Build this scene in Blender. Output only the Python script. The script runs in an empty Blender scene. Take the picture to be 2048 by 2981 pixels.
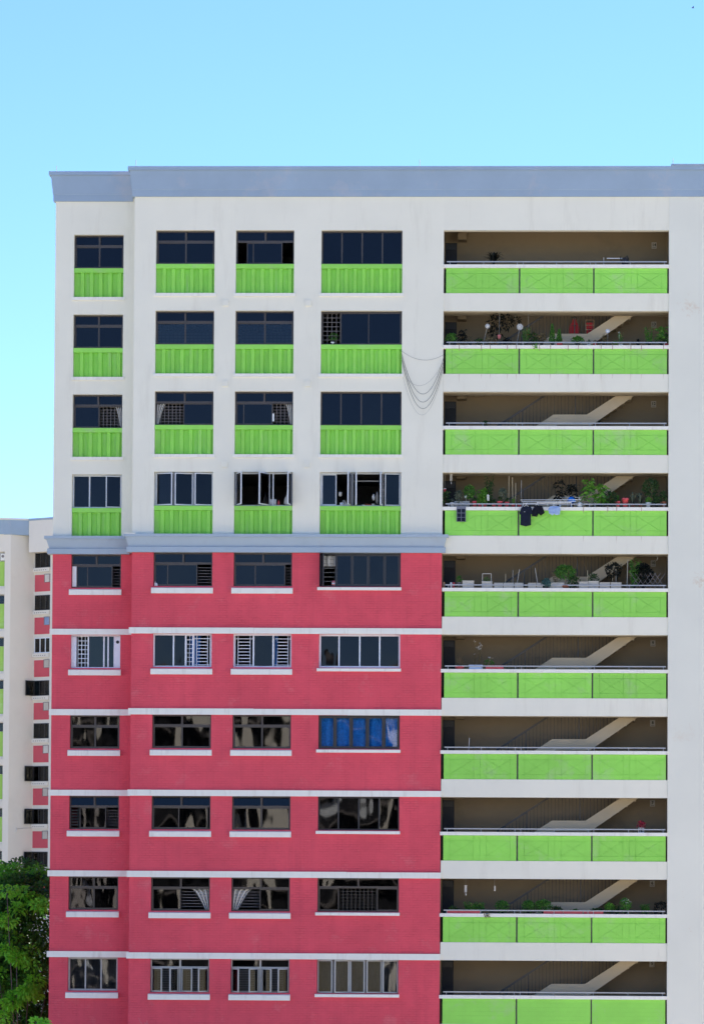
import bpy, math, random
from mathutils import Vector, Matrix
R = random.Random(7)
scene = bpy.context.scene
col = scene.collection

# ------------------------------------------------------------------ camera, sky, sun, exposure
D = 120.0            # metres from the camera to the main facade (plane Y = 0)
S = 87.4             # photo pixels per metre on the facade
HC = 17.2            # eye height
UF, VF = 1600.0, 2480.0
XC = (UF - 1024) / S
cam = bpy.data.cameras.new('camera')
cam.sensor_fit = 'HORIZONTAL'; cam.sensor_width = 36.0
FPX, PPU, PPV = 10549.5, 1311.3, 2089.2          # focal length and principal point in photo pixels
cam.lens = 36.0 * FPX / 2048.0
cam.shift_x = -(PPU - 1024) / 2048.0
cam.shift_y = (PPV - 1490.5) / 2048.0
cam.clip_start = 1.0; cam.clip_end = 3000.0
cob = bpy.data.objects.new('camera', cam); col.objects.link(cob)
cob.location = (XC, -D, HC)
PITCH, ROLL, YAW = 2.128, 0.286, 1.556
cob.rotation_euler = (Matrix.Rotation(math.radians(YAW), 4, 'Z') @ Matrix.Rotation(math.radians(90 + PITCH), 4, 'X') @ Matrix.Rotation(math.radians(ROLL), 4, 'Z')).to_euler()
scene.camera = cob

SUN_EL, SUN_AZ = 40.0, 36.0          # azimuth from +Y (away from the camera) towards +X
w = bpy.data.worlds.new('World'); scene.world = w; w.use_nodes = True
nt = w.node_tree; nt.nodes.clear()
sky = nt.nodes.new('ShaderNodeTexSky'); sky.sky_type = 'NISHITA'; sky.sun_disc = False
sky.sun_elevation = math.radians(SUN_EL); sky.sun_rotation = math.radians(SUN_AZ)
sky.altitude = 0; sky.air_density = 0.75; sky.dust_density = 0.0; sky.ozone_density = 9.5
bg = nt.nodes.new('ShaderNodeBackground'); bg.inputs['Strength'].default_value = 0.05
wo = nt.nodes.new('ShaderNodeOutputWorld')
tint = nt.nodes.new('ShaderNodeMixRGB'); tint.blend_type = 'MULTIPLY'; tint.inputs['Fac'].default_value = 1.0; tint.inputs['Color2'].default_value = (1.02, 0.97, 1.0, 1)
nt.links.new(sky.outputs[0], tint.inputs['Color1']); nt.links.new(tint.outputs[0], bg.inputs[0]); nt.links.new(bg.outputs[0], wo.inputs[0])
sl = bpy.data.lights.new('sun', 'SUN'); sl.energy = 5.0; sl.angle = math.radians(0.5); sl.color = (1.0, 0.93, 0.82)
so = bpy.data.objects.new('sun', sl); col.objects.link(so)
el, az = math.radians(SUN_EL), math.radians(SUN_AZ)
sd = Vector((math.sin(az) * math.cos(el), math.cos(az) * math.cos(el), math.sin(el)))
so.rotation_euler = (-sd).to_track_quat('-Z', 'Y').to_euler(); so.location = (60, 60, 90)
scene.render.engine = 'CYCLES'
scene.view_settings.view_transform = 'Standard'; scene.view_settings.look = 'None'
scene.view_settings.gamma = 1.0; scene.view_settings.use_curve_mapping = False
scene.view_settings.exposure = 2.38
scene.cycles.max_bounces = 6; scene.cycles.diffuse_bounces = 4; scene.cycles.transparent_max_bounces = 12
scene.cycles.caustics_reflective = False; scene.cycles.caustics_refractive = False

# ------------------------------------------------------------------ photo pixel -> facade metres
def PX(u, Y=0.0): return XC + (u - UF) * (D + Y) / (D * S)
def PZ(v, Y=0.0): return HC + (VF - v) * (D + Y) / (D * S)
def LX(u, v, Y=0.0): return PX(u + 0.0053 * (v - 1490), Y)      # the photo leans a little: plumb it
def V0(r): return 669.5 + 235.9 * r                              # head of the openings, row r (14th floor = 0)

# ------------------------------------------------------------------ materials
MATS = {}
def nodes_of(name, rough=0.6, spec=0.3):
    m = bpy.data.materials.new(name); m.use_nodes = True
    n = m.node_tree.nodes; b = n['Principled BSDF']
    b.inputs['Roughness'].default_value = rough
    b.inputs['Specular IOR Level'].default_value = spec
    MATS[name] = m
    return m, n, m.node_tree.links, b
def mk(n, t, **kw):
    x = n.new(t)
    for k, v in kw.items():
        if k in x.inputs: x.inputs[k].default_value = v
        else: setattr(x, k, v)
    return x
def plain(name, c, rough=0.6, var=0.08, scale=3.0, spec=0.3, metal=0.0, bump=0.0, bscale=40.0, stain=None, stain_amt=0.0, stain_scale=0.7, streak=False, rnd=0.0):
    m, n, l, b = nodes_of(name, rough, spec)
    b.inputs['Metallic'].default_value = metal
    tc = mk(n, 'ShaderNodeTexCoord')
    no = mk(n, 'ShaderNodeTexNoise', Scale=scale, Detail=5.0, Roughness=0.6)
    oi = mk(n, 'ShaderNodeObjectInfo'); of = mk(n, 'ShaderNodeMath', operation='MULTIPLY'); of.inputs[1].default_value = 61.0
    l.new(oi.outputs['Random'], of.inputs[0]); vo = mk(n, 'ShaderNodeVectorMath', operation='ADD')
    l.new(tc.outputs['Object'], vo.inputs[0]); l.new(of.outputs[0], vo.inputs[1])
    l.new(vo.outputs[0], no.inputs['Vector'])
    rp = mk(n, 'ShaderNodeValToRGB')
    rp.color_ramp.elements[0].position = 0.25; rp.color_ramp.elements[1].position = 0.75
    rp.color_ramp.elements[0].color = tuple(max(0, x * (1 - var)) for x in c) + (1,)
    rp.color_ramp.elements[1].color = tuple(min(1, x * (1 + var)) for x in c) + (1,)
    l.new(no.outputs['Fac'], rp.inputs['Fac'])
    out = rp.outputs['Color']
    if stain:
        n2 = mk(n, 'ShaderNodeTexNoise', Scale=stain_scale, Detail=8.0, Roughness=0.68)
        mp = mk(n, 'ShaderNodeMapping')
        if streak: mp.inputs['Scale'].default_value = (3.2, 1.0, 0.45)
        l.new(vo.outputs[0], mp.inputs['Vector']); l.new(mp.outputs[0], n2.inputs['Vector'])
        mr = mk(n, 'ShaderNodeMapRange'); mr.inputs['From Min'].default_value = 0.54; mr.inputs['From Max'].default_value = 0.74
        mr.inputs['To Max'].default_value = stain_amt
        l.new(n2.outputs['Fac'], mr.inputs['Value'])
        mx = mk(n, 'ShaderNodeMixRGB'); l.new(mr.outputs[0], mx.inputs['Fac']); l.new(out, mx.inputs['Color1'])
        mx.inputs['Color2'].default_value = tuple(stain) + (1,); out = mx.outputs[0]
    if rnd:
        rr = mk(n, 'ShaderNodeMapRange'); rr.inputs['To Min'].default_value = 1 - rnd; rr.inputs['To Max'].default_value = 1 + rnd; l.new(oi.outputs['Random'], rr.inputs['Value'])
        hs = mk(n, 'ShaderNodeHueSaturation'); l.new(rr.outputs[0], hs.inputs['Value']); l.new(out, hs.inputs['Color']); out = hs.outputs[0]
    l.new(out, b.inputs['Base Color'])
    if bump:
        n3 = mk(n, 'ShaderNodeTexNoise', Scale=bscale, Detail=4.0)
        l.new(tc.outputs['Object'], n3.inputs['Vector'])
        bp = mk(n, 'ShaderNodeBump', Strength=bump, Distance=0.01)
        l.new(n3.outputs['Fac'], bp.inputs['Height']); l.new(bp.outputs[0], b.inputs['Normal'])
    return m

plain('white_paint', (0.83, 0.795, 0.67), 0.75, 0.035, 0.5, 0.2, bump=0.15, bscale=60, stain=(0.60, 0.55, 0.44), stain_amt=0.36, stain_scale=0.55, streak=True)
plain('trim_white', (0.86, 0.83, 0.745), 0.7, 0.04, 2.5, 0.2, stain=(0.55, 0.48, 0.40), stain_amt=0.45, stain_scale=1.7, streak=True)
plain('cornice_paint', (0.31, 0.40, 0.505), 0.65, 0.07, 0.8, 0.25, bump=0.1, stain=(0.56, 0.50, 0.50), stain_amt=0.6, stain_scale=0.6)
plain('cornice_pale', (0.385, 0.46, 0.53), 0.65, 0.08, 0.8, 0.25, bump=0.1, stain=(0.30, 0.31, 0.35), stain_amt=0.5, stain_scale=0.8)
plain('green_paint', (0.295, 0.71, 0.10), 0.5, 0.08, 0.9, 0.35, stain=(0.44, 0.58, 0.30), stain_amt=0.6, stain_scale=1.3, rnd=0.06)
plain('green_board', (0.285, 0.68, 0.10), 0.55, 0.1, 1.6, 0.3, stain=(0.40, 0.58, 0.28), stain_amt=0.5, stain_scale=1.4, streak=True, rnd=0.05)
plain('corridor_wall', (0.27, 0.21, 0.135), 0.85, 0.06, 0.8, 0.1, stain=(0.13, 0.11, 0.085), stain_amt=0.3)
plain('stair_paint', (0.56, 0.46, 0.32), 0.85, 0.05, 1.2, 0.1, stain=(0.4, 0.34, 0.26), stain_amt=0.3)
plain('soffit_paint', (0.54, 0.46, 0.34), 0.85, 0.05, 1.2, 0.1)
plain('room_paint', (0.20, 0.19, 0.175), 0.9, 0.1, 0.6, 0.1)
plain('brown_frame', (0.055, 0.043, 0.036), 0.4, 0.1, 8, 0.5)
plain('black_frame', (0.018, 0.018, 0.022), 0.4, 0.1, 8, 0.5)
plain('white_frame', (0.78, 0.82, 0.88), 0.4, 0.03, 8, 0.5)
plain('grey_frame', (0.62, 0.65, 0.68), 0.4, 0.06, 8, 0.5)
plain('alu_frame', (0.44, 0.44, 0.42), 0.45, 0.08, 8, 0.4)
plain('steel_rail', (0.42, 0.42, 0.43), 0.45, 0.08, 6, 0.5, metal=0.3)
plain('dark_metal', (0.05, 0.048, 0.045), 0.5, 0.1, 5, 0.4)
plain('handrail_paint', (0.075, 0.07, 0.065), 0.6, 0.1, 5, 0.3)
plain('post_grey', (0.22, 0.20, 0.20), 0.6, 0.2, 6, 0.3)
plain('door_dark', (0.018, 0.019, 0.024), 0.5, 0.15, 3, 0.3)
plain('plate', (0.42, 0.385, 0.32), 0.5, 0.05, 5, 0.3)
plain('ink', (0.02, 0.02, 0.02), 0.6, 0.05, 5, 0.2)
plain('rust', (0.45, 0.34, 0.26), 0.9, 0.3, 12, 0.1)
plain('rust_pale', (0.66, 0.56, 0.46), 0.9, 0.12, 12, 0.1)
plain('pot_red', (0.68, 0.10, 0.11), 0.5, 0.12, 6, 0.35)
plain('pot_pink', (0.75, 0.25, 0.27), 0.5, 0.08, 6, 0.35)
plain('pot_white', (0.74, 0.73, 0.70), 0.5, 0.06, 6, 0.35)
plain('pot_dirty', (0.50, 0.47, 0.41), 0.6, 0.15, 6, 0.3)
plain('pot_blue', (0.52, 0.62, 0.80), 0.5, 0.06, 6, 0.35)
plain('pot_black', (0.03, 0.03, 0.03), 0.55, 0.1, 6, 0.3)
plain('pot_clay', (0.32, 0.12, 0.07), 0.7, 0.15, 6, 0.2)
plain('soil', (0.05, 0.035, 0.025), 0.9, 0.3, 20, 0.1)
plain('wood', (0.30, 0.20, 0.12), 0.7, 0.2, 10, 0.2)
plain('bamboo', (0.55, 0.46, 0.30), 0.6, 0.15, 10, 0.3)
plain('wire', (0.06, 0.06, 0.055), 0.6, 0.1, 5, 0.3)
plain('wire_pale', (0.35, 0.34, 0.31), 0.6, 0.1, 5, 0.3)
plain('white_plastic', (0.80, 0.80, 0.79), 0.45, 0.04, 6, 0.4)
plain('navy_cloth', (0.016, 0.020, 0.036), 0.9, 0.25, 9, 0.1)
plain('black_cloth', (0.012, 0.013, 0.02), 0.9, 0.25, 9, 0.1)
plain('sky_cloth', (0.33, 0.45, 0.68), 0.9, 0.12, 9, 0.1)
plain('grey_cloth', (0.19, 0.20, 0.25), 0.9, 0.1, 9, 0.1)
plain('blue_plastic', (0.01, 0.20, 0.75), 0.4, 0.06, 5, 0.5)
plain('dark_blue_plastic', (0.02, 0.09, 0.32), 0.4, 0.1, 5, 0.5)
plain('red_cloth', (0.42, 0.03, 0.04), 0.8, 0.2, 9, 0.1)
plain('curtain_white', (0.62, 0.60, 0.56), 0.9, 0.08, 9, 0.1)
plain('curtain_grey', (0.33, 0.32, 0.30), 0.9, 0.1, 9, 0.1)
plain('curtain_blue', (0.03, 0.27, 0.80), 0.9, 0.3, 16, 0.1)
plain('curtain_navy', (0.02, 0.10, 0.30), 0.9, 0.3, 7, 0.1)
plain('bark', (0.15, 0.13, 0.11), 0.9, 0.25, 7, 0.1, bump=0.5, bscale=20)
plain('twig', (0.50, 0.34, 0.31), 0.9, 0.2, 7, 0.1)
plain('cream_wall', (0.74, 0.70, 0.64), 0.8, 0.04, 0.4, 0.15, stain=(0.55, 0.50, 0.42), stain_amt=0.2)
plain('lime_panel', (0.36, 0.60, 0.13), 0.6, 0.08, 0.8, 0.2, stain=(0.55, 0.7, 0.45), stain_amt=0.5, stain_scale=0.9)
plain('far_red', (0.60, 0.10, 0.13), 0.7, 0.07, 0.8, 0.2)
plain('asphalt', (0.055, 0.055, 0.058), 0.9, 0.2, 1.5, 0.2)
plain('paving', (0.36, 0.34, 0.31), 0.9, 0.12, 0.7, 0.15)
plain('turf', (0.24, 0.215, 0.15), 0.95, 0.3, 0.05, 0.1)
plain('kerb_stone', (0.42, 0.41, 0.39), 0.85, 0.1, 2, 0.15)
plain('road_paint', (0.75, 0.75, 0.72), 0.8, 0.1, 3, 0.1)
plain('bird_black', (0.01, 0.011, 0.015), 0.7, 0.1, 9, 0.2)

def leafmat(name, c1, c2, rough=0.5):
    m, n, l, b = nodes_of(name, rough, 0.35)
    at = mk(n, 'ShaderNodeAttribute', attribute_name='tone')
    mx = mk(n, 'ShaderNodeMixRGB'); l.new(at.outputs['Fac'], mx.inputs['Fac'])
    mx.inputs['Color1'].default_value = c1 + (1,); mx.inputs['Color2'].default_value = c2 + (1,)
    l.new(mx.outputs[0], b.inputs['Base Color'])
    tr = mk(n, 'ShaderNodeBsdfTranslucent'); l.new(mx.outputs[0], tr.inputs['Color'])
    ms = mk(n, 'ShaderNodeMixShader', Fac=0.4)
    l.new(b.outputs[0], ms.inputs[1]); l.new(tr.outputs[0], ms.inputs[2])
    l.new(ms.outputs[0], n['Material Output'].inputs['Surface'])
leafmat('leaf_dark', (0.03, 0.065, 0.024), (0.07, 0.15, 0.04))
leafmat('leaf_mid', (0.05, 0.15, 0.03), (0.13, 0.34, 0.05))
leafmat('leaf_bright', (0.08, 0.24, 0.03), (0.20, 0.46, 0.06))
leafmat('leaf_dry', (0.12, 0.10, 0.05), (0.28, 0.22, 0.11))
leafmat('leaf_black', (0.008, 0.010, 0.008), (0.02, 0.025, 0.018))
leafmat('leaf_blue', (0.06, 0.14, 0.13), (0.12, 0.24, 0.22))
leafmat('leaf_grey', (0.10, 0.13, 0.09), (0.22, 0.26, 0.18))
leafmat('petal_white', (0.70, 0.70, 0.68), (0.85, 0.85, 0.84))
leafmat('petal_red', (0.30, 0.02, 0.05), (0.5, 0.05, 0.09))
leafmat('tree_leaf', (0.030, 0.10, 0.020), (0.12, 0.34, 0.035))
leafmat('tree_leaf_young', (0.12, 0.42, 0.03), (0.24, 0.64, 0.05))
leafmat('tree_leaf_deep', (0.03, 0.09, 0.022), (0.085, 0.24, 0.04))

def brickmat(name, c, pale):
    m, n, l, b = nodes_of(name, 0.7, 0.2)
    tc = mk(n, 'ShaderNodeTexCoord'); sp = mk(n, 'ShaderNodeSeparateXYZ'); cb = mk(n, 'ShaderNodeCombineXYZ')
    l.new(tc.outputs['Object'], sp.inputs[0]); l.new(sp.outputs['X'], cb.inputs['X']); l.new(sp.outputs['Z'], cb.inputs['Y'])
    br = mk(n, 'ShaderNodeTexBrick', Scale=1.0)
    br.inputs['Brick Width'].default_value = 0.25; br.inputs['Row Height'].default_value = 0.08
    br.inputs['Mortar Size'].default_value = 0.006; br.inputs['Mortar Smooth'].default_value = 0.3
    br.inputs['Color1'].default_value = (0.80, 0.80, 0.80, 1); br.inputs['Color2'].default_value = (1, 1, 1, 1); br.inputs['Mortar'].default_value = (0.55, 0.5, 0.5, 1)
    l.new(cb.outputs[0], br.inputs['Vector'])
    big = mk(n, 'ShaderNodeTexNoise', Scale=0.45, Detail=5.0, Roughness=0.6); l.new(tc.outputs['Object'], big.inputs['Vector'])
    rp = mk(n, 'ShaderNodeValToRGB'); rp.color_ramp.elements[0].position = 0.3; rp.color_ramp.elements[1].position = 0.7
    rp.color_ramp.elements[0].color = tuple(x * 0.86 for x in c) + (1,); rp.color_ramp.elements[1].color = tuple(min(1, x * 1.05) for x in c) + (1,)
    l.new(big.outputs['Fac'], rp.inputs['Fac'])
    mul = mk(n, 'ShaderNodeMixRGB', blend_type='MULTIPLY', Fac=0.17)
    l.new(rp.outputs[0], mul.inputs['Color1']); l.new(br.outputs['Color'], mul.inputs['Color2'])
    n2 = mk(n, 'ShaderNodeTexNoise', Scale=1.1, Detail=8.0, Roughness=0.7); l.new(tc.outputs['Object'], n2.inputs['Vector'])
    mr = mk(n, 'ShaderNodeMapRange'); mr.inputs['From Min'].default_value = 0.56; mr.inputs['From Max'].default_value = 0.76; mr.inputs['To Max'].default_value = 0.42
    l.new(n2.outputs['Fac'], mr.inputs['Value'])
    mx = mk(n, 'ShaderNodeMixRGB'); l.new(mr.outputs[0], mx.inputs['Fac']); l.new(mul.outputs[0], mx.inputs['Color1']); mx.inputs['Color2'].default_value = pale + (1,)
    # rain streaks
    ms_ = mk(n, 'ShaderNodeMapping'); ms_.inputs['Scale'].default_value = (2.6, 1.0, 0.28); l.new(tc.outputs['Object'], ms_.inputs['Vector'])
    n5 = mk(n, 'ShaderNodeTexNoise', Scale=1.0, Detail=7.0, Roughness=0.65); l.new(ms_.outputs[0], n5.inputs['Vector'])
    m5 = mk(n, 'ShaderNodeMapRange'); m5.inputs['From Min'].default_value = 0.5; m5.inputs['From Max'].default_value = 0.75; m5.inputs['To Max'].default_value = 0.5; l.new(n5.outputs['Fac'], m5.inputs['Value'])
    mx5 = mk(n, 'ShaderNodeMixRGB'); l.new(m5.outputs[0], mx5.inputs['Fac']); l.new(mx.outputs[0], mx5.inputs['Color1']); mx5.inputs['Color2'].default_value = tuple(x * 0.74 for x in c) + (1,)
    l.new(mx5.outputs[0], b.inputs['Base Color'])
    # worn joints: relief shows only here and there
    n3 = mk(n, 'ShaderNodeTexNoise', Scale=2.2, Detail=3.0); l.new(tc.outputs['Object'], n3.inputs['Vector'])
    m2 = mk(n, 'ShaderNodeMapRange'); m2.inputs['From Min'].default_value = 0.42; m2.inputs['From Max'].default_value = 0.62
    l.new(n3.outputs['Fac'], m2.inputs['Value'])
    mm = mk(n, 'ShaderNodeMath', operation='MULTIPLY'); l.new(br.outputs['Fac'], mm.inputs[0]); l.new(m2.outputs[0], mm.inputs[1])
    bp = mk(n, 'ShaderNodeBump', Strength=0.9, Distance=0.009, invert=True); l.new(mm.outputs[0], bp.inputs['Height'])
    l.new(bp.outputs[0], b.inputs['Normal'])
def piermat():
    m, n, l, b = nodes_of('pier_paint', 0.75, 0.2)
    tc = mk(n, 'ShaderNodeTexCoord'); no = mk(n, 'ShaderNodeTexNoise', Scale=0.5, Detail=5.0); l.new(tc.outputs['Object'], no.inputs['Vector'])
    rp = mk(n, 'ShaderNodeValToRGB'); rp.color_ramp.elements[0].position = 0.3; rp.color_ramp.elements[1].position = 0.7
    rp.color_ramp.elements[0].color = (0.745, 0.73, 0.635, 1); rp.color_ramp.elements[1].color = (0.795, 0.778, 0.675, 1); l.new(no.outputs['Fac'], rp.inputs['Fac'])
    out = rp.outputs[0]
    n2 = mk(n, 'ShaderNodeTexNoise', Scale=3.5, Detail=8.0, Roughness=0.7); l.new(tc.outputs['Object'], n2.inputs['Vector'])
    for (u_, v_, rad, amt) in ((2005, 890, 0.62, 0.75), (2035, 1690, 0.55, 0.75), (1990, 560, 0.5, 0.3), (1985, 2140, 0.7, 0.25)):
        ds_ = mk(n, 'ShaderNodeVectorMath', operation='DISTANCE'); l.new(tc.outputs['Object'], ds_.inputs[0]); ds_.inputs[1].default_value = (PX(u_), -0.02, PZ(v_))
        mr = mk(n, 'ShaderNodeMapRange'); mr.inputs['From Min'].default_value = rad; mr.inputs['From Max'].default_value = 0.0; mr.inputs['To Max'].default_value = 0.28; l.new(ds_.outputs['Value'], mr.inputs['Value'])
        ad = mk(n, 'ShaderNodeMath', operation='ADD'); l.new(mr.outputs[0], ad.inputs[0]); l.new(n2.outputs['Fac'], ad.inputs[1])
        m2 = mk(n, 'ShaderNodeMapRange'); m2.inputs['From Min'].default_value = 0.66; m2.inputs['From Max'].default_value = 0.85; m2.inputs['To Max'].default_value = amt; l.new(ad.outputs[0], m2.inputs['Value'])
        mx = mk(n, 'ShaderNodeMixRGB'); l.new(m2.outputs[0], mx.inputs['Fac']); l.new(out, mx.inputs['Color1']); mx.inputs['Color2'].default_value = (0.66, 0.52, 0.38, 1); out = mx.outputs[0]
    l.new(out, b.inputs['Base Color'])
piermat()
brickmat('red_brick', (0.80, 0.096, 0.132), (0.84, 0.27, 0.28))

def glassmat(name, tint, ior=1.55, wave=0.0, wscale=1.0, refl=(1, 1, 1)):
    m = bpy.data.materials.new(name); m.use_nodes = True; MATS[name] = m
    n, l = m.node_tree.nodes, m.node_tree.links; n.clear()
    o = mk(n, 'ShaderNodeOutputMaterial'); ms = mk(n, 'ShaderNodeMixShader')
    tr = mk(n, 'ShaderNodeBsdfTransparent'); tr.inputs['Color'].default_value = tint + (1,)
    gl = mk(n, 'ShaderNodeBsdfGlossy', Roughness=0.02); gl.inputs['Color'].default_value = refl + (1,)
    fr = mk(n, 'ShaderNodeFresnel', IOR=ior)
    l.new(fr.outputs[0], ms.inputs[0]); l.new(tr.outputs[0], ms.inputs[1]); l.new(gl.outputs[0], ms.inputs[2]); l.new(ms.outputs[0], o.inputs[0])
    if wave:
        tc = mk(n, 'ShaderNodeTexCoord')
        no = mk(n, 'ShaderNodeTexNoise', Scale=wscale, Detail=1.5, Roughness=0.4); gi = mk(n, 'ShaderNodeNewGeometry'); mp = mk(n, 'ShaderNodeMapping'); mp.inputs['Scale'].default_value = (1.0, 1.0, 0.5)
        l.new(gi.outputs['Position'], mp.inputs['Vector']); l.new(mp.outputs[0], no.inputs['Vector'])
        bp = mk(n, 'ShaderNodeBump', Strength=1.0, Distance=wave); l.new(no.outputs['Fac'], bp.inputs['Height'])
        l.new(bp.outputs[0], gl.inputs['Normal'])
glassmat('glass', (0.13, 0.15, 0.21), 1.36, 0.008, 1.4, (0.84, 0.82, 0.88))
glassmat('glass_wavy', (0.14, 0.15, 0.18), 1.40, 0.015, 0.85)
glassmat('glass_bright', (0.88, 0.9, 0.92), 1.36, 0.012, 1.0)
glassmat('glass_clear', (0.55, 0.57, 0.60), 1.38, 0.006, 1.4)
glassmat('glass_far', (0.15, 0.17, 0.20), 1.5, 0.005, 1.0)

# ------------------------------------------------------------------ mesh building
class MB:
    def __init__(s): s.v = []; s.f = []; s.tone = None
    def box(s, x0, x1, y0, y1, z0, z1):
        x0, x1 = min(x0, x1), max(x0, x1); y0, y1 = min(y0, y1), max(y0, y1); z0, z1 = min(z0, z1), max(z0, z1)
        i = len(s.v)
        s.v += [(x0, y0, z0), (x1, y0, z0), (x1, y1, z0), (x0, y1, z0), (x0, y0, z1), (x1, y0, z1), (x1, y1, z1), (x0, y1, z1)]
        s.f += [tuple(i + k for k in q) for q in ((0, 1, 5, 4), (1, 2, 6, 5), (2, 3, 7, 6), (3, 0, 4, 7), (4, 5, 6, 7), (3, 2, 1, 0))]
        return s
    def prism_y(s, pts, y0, y1):       # outline in X,Z (counter-clockwise seen from -Y), extruded along Y
        n = len(pts); i = len(s.v)
        s.v += [(x, y0, z) for x, z in pts] + [(x, y1, z) for x, z in pts]
        s.f.append(tuple(i + k for k in range(n))); s.f.append(tuple(i + n + k for k in reversed(range(n))))
        for k in range(n):
            j = (k + 1) % n; s.f.append((i + k, i + n + k, i + n + j, i + j))
        return s
    def prism_z(s, pts, z0, z1):       # footprint in X,Y counter-clockwise from above
        n = len(pts); i = len(s.v)
        s.v += [(x, y, z0) for x, y in pts] + [(x, y, z1) for x, y in pts]
        s.f.append(tuple(i + k for k in reversed(range(n)))); s.f.append(tuple(i + n + k for k in range(n)))
        for k in range(n):
            j = (k + 1) % n; s.f.append((i + k, i + j, i + n + j, i + n + k))
        return s
    def tube(s, path, r, n=6, r2=None):
        P = [Vector(p) for p in path]; i0 = len(s.v); m = len(P)
        for k, p in enumerate(P):
            d = (P[min(k + 1, m - 1)] - P[max(k - 1, 0)])
            if d.length < 1e-9: d = Vector((0, 0, 1))
            d.normalize(); a = d.cross(Vector((0, 0, 1)))
            if a.length < 1e-3: a = d.cross(Vector((1, 0, 0)))
            a.normalize(); b = d.cross(a)
            rr = r if r2 is None else r + (r2 - r) * k / max(1, m - 1)
            for q in range(n):
                t = 2 * math.pi * q / n
                s.v.append(tuple(p + a * rr * math.cos(t) + b * rr * math.sin(t)))
        for k in range(m - 1):
            for q in range(n):
                q2 = (q + 1) % n
                s.f.append((i0 + k * n + q, i0 + k * n + q2, i0 + (k + 1) * n + q2, i0 + (k + 1) * n + q))
        s.f.append(tuple(i0 + q for q in reversed(range(n)))); s.f.append(tuple(i0 + (m - 1) * n + q for q in range(n)))
        return s
    def lathe(s, prof, n=14, cx=0, cy=0, cz=0):
        i0 = len(s.v)
        for r, z in prof:
            for q in range(n):
                t = 2 * math.pi * q / n; s.v.append((cx + r * math.cos(t), cy + r * math.sin(t), cz + z))
        for k in range(len(prof) - 1):
            for q in range(n):
                q2 = (q + 1) % n
                s.f.append((i0 + k * n + q, i0 + k * n + q2, i0 + (k + 1) * n + q2, i0 + (k + 1) * n + q))
        s.f.append(tuple(i0 + q for q in reversed(range(n)))); s.f.append(tuple(i0 + (len(prof) - 1) * n + q for q in range(n)))
        return s
    def leaf(s, p, d, L, W, up=None, droop=0.2, tone=None):
        d = Vector(d).normalized(); p = Vector(p)
        u = up or Vector((R.uniform(-1, 1), R.uniform(-1, 1), R.uniform(0.2, 1)))
        a = d.cross(u)
        if a.length < 1e-3: a = Vector((1, 0, 0))
        a.normalize(); nrm = a.cross(d); i = len(s.v)
        m = p + d * L * 0.45 + nrm * L * 0.06; e = p + d * L - Vector((0, 0, 1)) * L * droop
        s.v += [tuple(p), tuple(m + a * W * 0.5), tuple(m - a * W * 0.5), tuple(e)]
        s.f += [(i, i + 1, i + 2), (i + 1, i + 3, i + 2)]
        if s.tone is None: s.tone = []
        t = R.random() if tone is None else tone
        s.tone += [t] * 4
    def mesh(s, name):
        me = bpy.data.meshes.new(name); me.from_pydata(s.v, [], s.f); me.update()
        if s.tone is not None and len(s.tone) == len(s.v):
            at = me.attributes.new('tone', 'FLOAT', 'POINT'); at.data.foreach_set('value', s.tone)
        return me
    def build(s, name, mat, parent=None, smooth=False, loc=None, recalc=False):
        me = s.mesh(name)
        if recalc:
            import bmesh
            bm = bmesh.new(); bm.from_mesh(me); bmesh.ops.recalc_face_normals(bm, faces=bm.faces); bm.to_mesh(me); bm.free()
        return link(name, me, mat, parent, smooth, loc)
def link(name, me, mat, parent=None, smooth=False, loc=None):
    if mat and not me.materials: me.materials.append(MATS[mat])
    if smooth: me.polygons.foreach_set('use_smooth', [True] * len(me.polygons))
    o = bpy.data.objects.new(name, me); col.objects.link(o)
    if parent: o.parent = parent
    if loc: o.location = loc
    return o
def tag(o, label, cat, group=None):
    o['label'] = label; o['category'] = cat
    if group: o['group'] = group
    return o
def thing(name, label, cat, loc=(0, 0, 0), group=None):
    o = bpy.data.objects.new(name, None); o.empty_display_size = 0.2; col.objects.link(o); o.location = loc
    return tag(o, label, cat, group)
def struct(o): o['kind'] = 'structure'; return o
def grid_wall(name, xs, zs, hole, y0, y1, mat, parent):
    """A wall of real thickness; hole(i, j) is True where cell i, j is an opening."""
    mb = MB(); idx = {}
    def vx(i, j, b):
        k = (i, j, b)
        if k not in idx: idx[k] = len(mb.v); mb.v.append((xs[i], y1 if b else y0, zs[j]))
        return idx[k]
    nx, nz = len(xs) - 1, len(zs) - 1
    sol = lambda i, j: 0 <= i < nx and 0 <= j < nz and not hole(i, j)
    for i in range(nx):
        for j in range(nz):
            if not sol(i, j): continue
            mb.f.append((vx(i, j, 0), vx(i + 1, j, 0), vx(i + 1, j + 1, 0), vx(i, j + 1, 0)))
            mb.f.append((vx(i, j, 1), vx(i, j + 1, 1), vx(i + 1, j + 1, 1), vx(i + 1, j, 1)))
            if not sol(i - 1, j): mb.f.append((vx(i, j, 0), vx(i, j + 1, 0), vx(i, j + 1, 1), vx(i, j, 1)))
            if not sol(i + 1, j): mb.f.append((vx(i + 1, j, 0), vx(i + 1, j, 1), vx(i + 1, j + 1, 1), vx(i + 1, j + 1, 0)))
            if not sol(i, j - 1): mb.f.append((vx(i, j, 0), vx(i, j, 1), vx(i + 1, j, 1), vx(i + 1, j, 0)))
            if not sol(i, j + 1): mb.f.append((vx(i, j + 1, 0), vx(i + 1, j + 1, 0), vx(i + 1, j + 1, 1), vx(i, j + 1, 1)))
    return mb.build(name, mat, parent)

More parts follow.
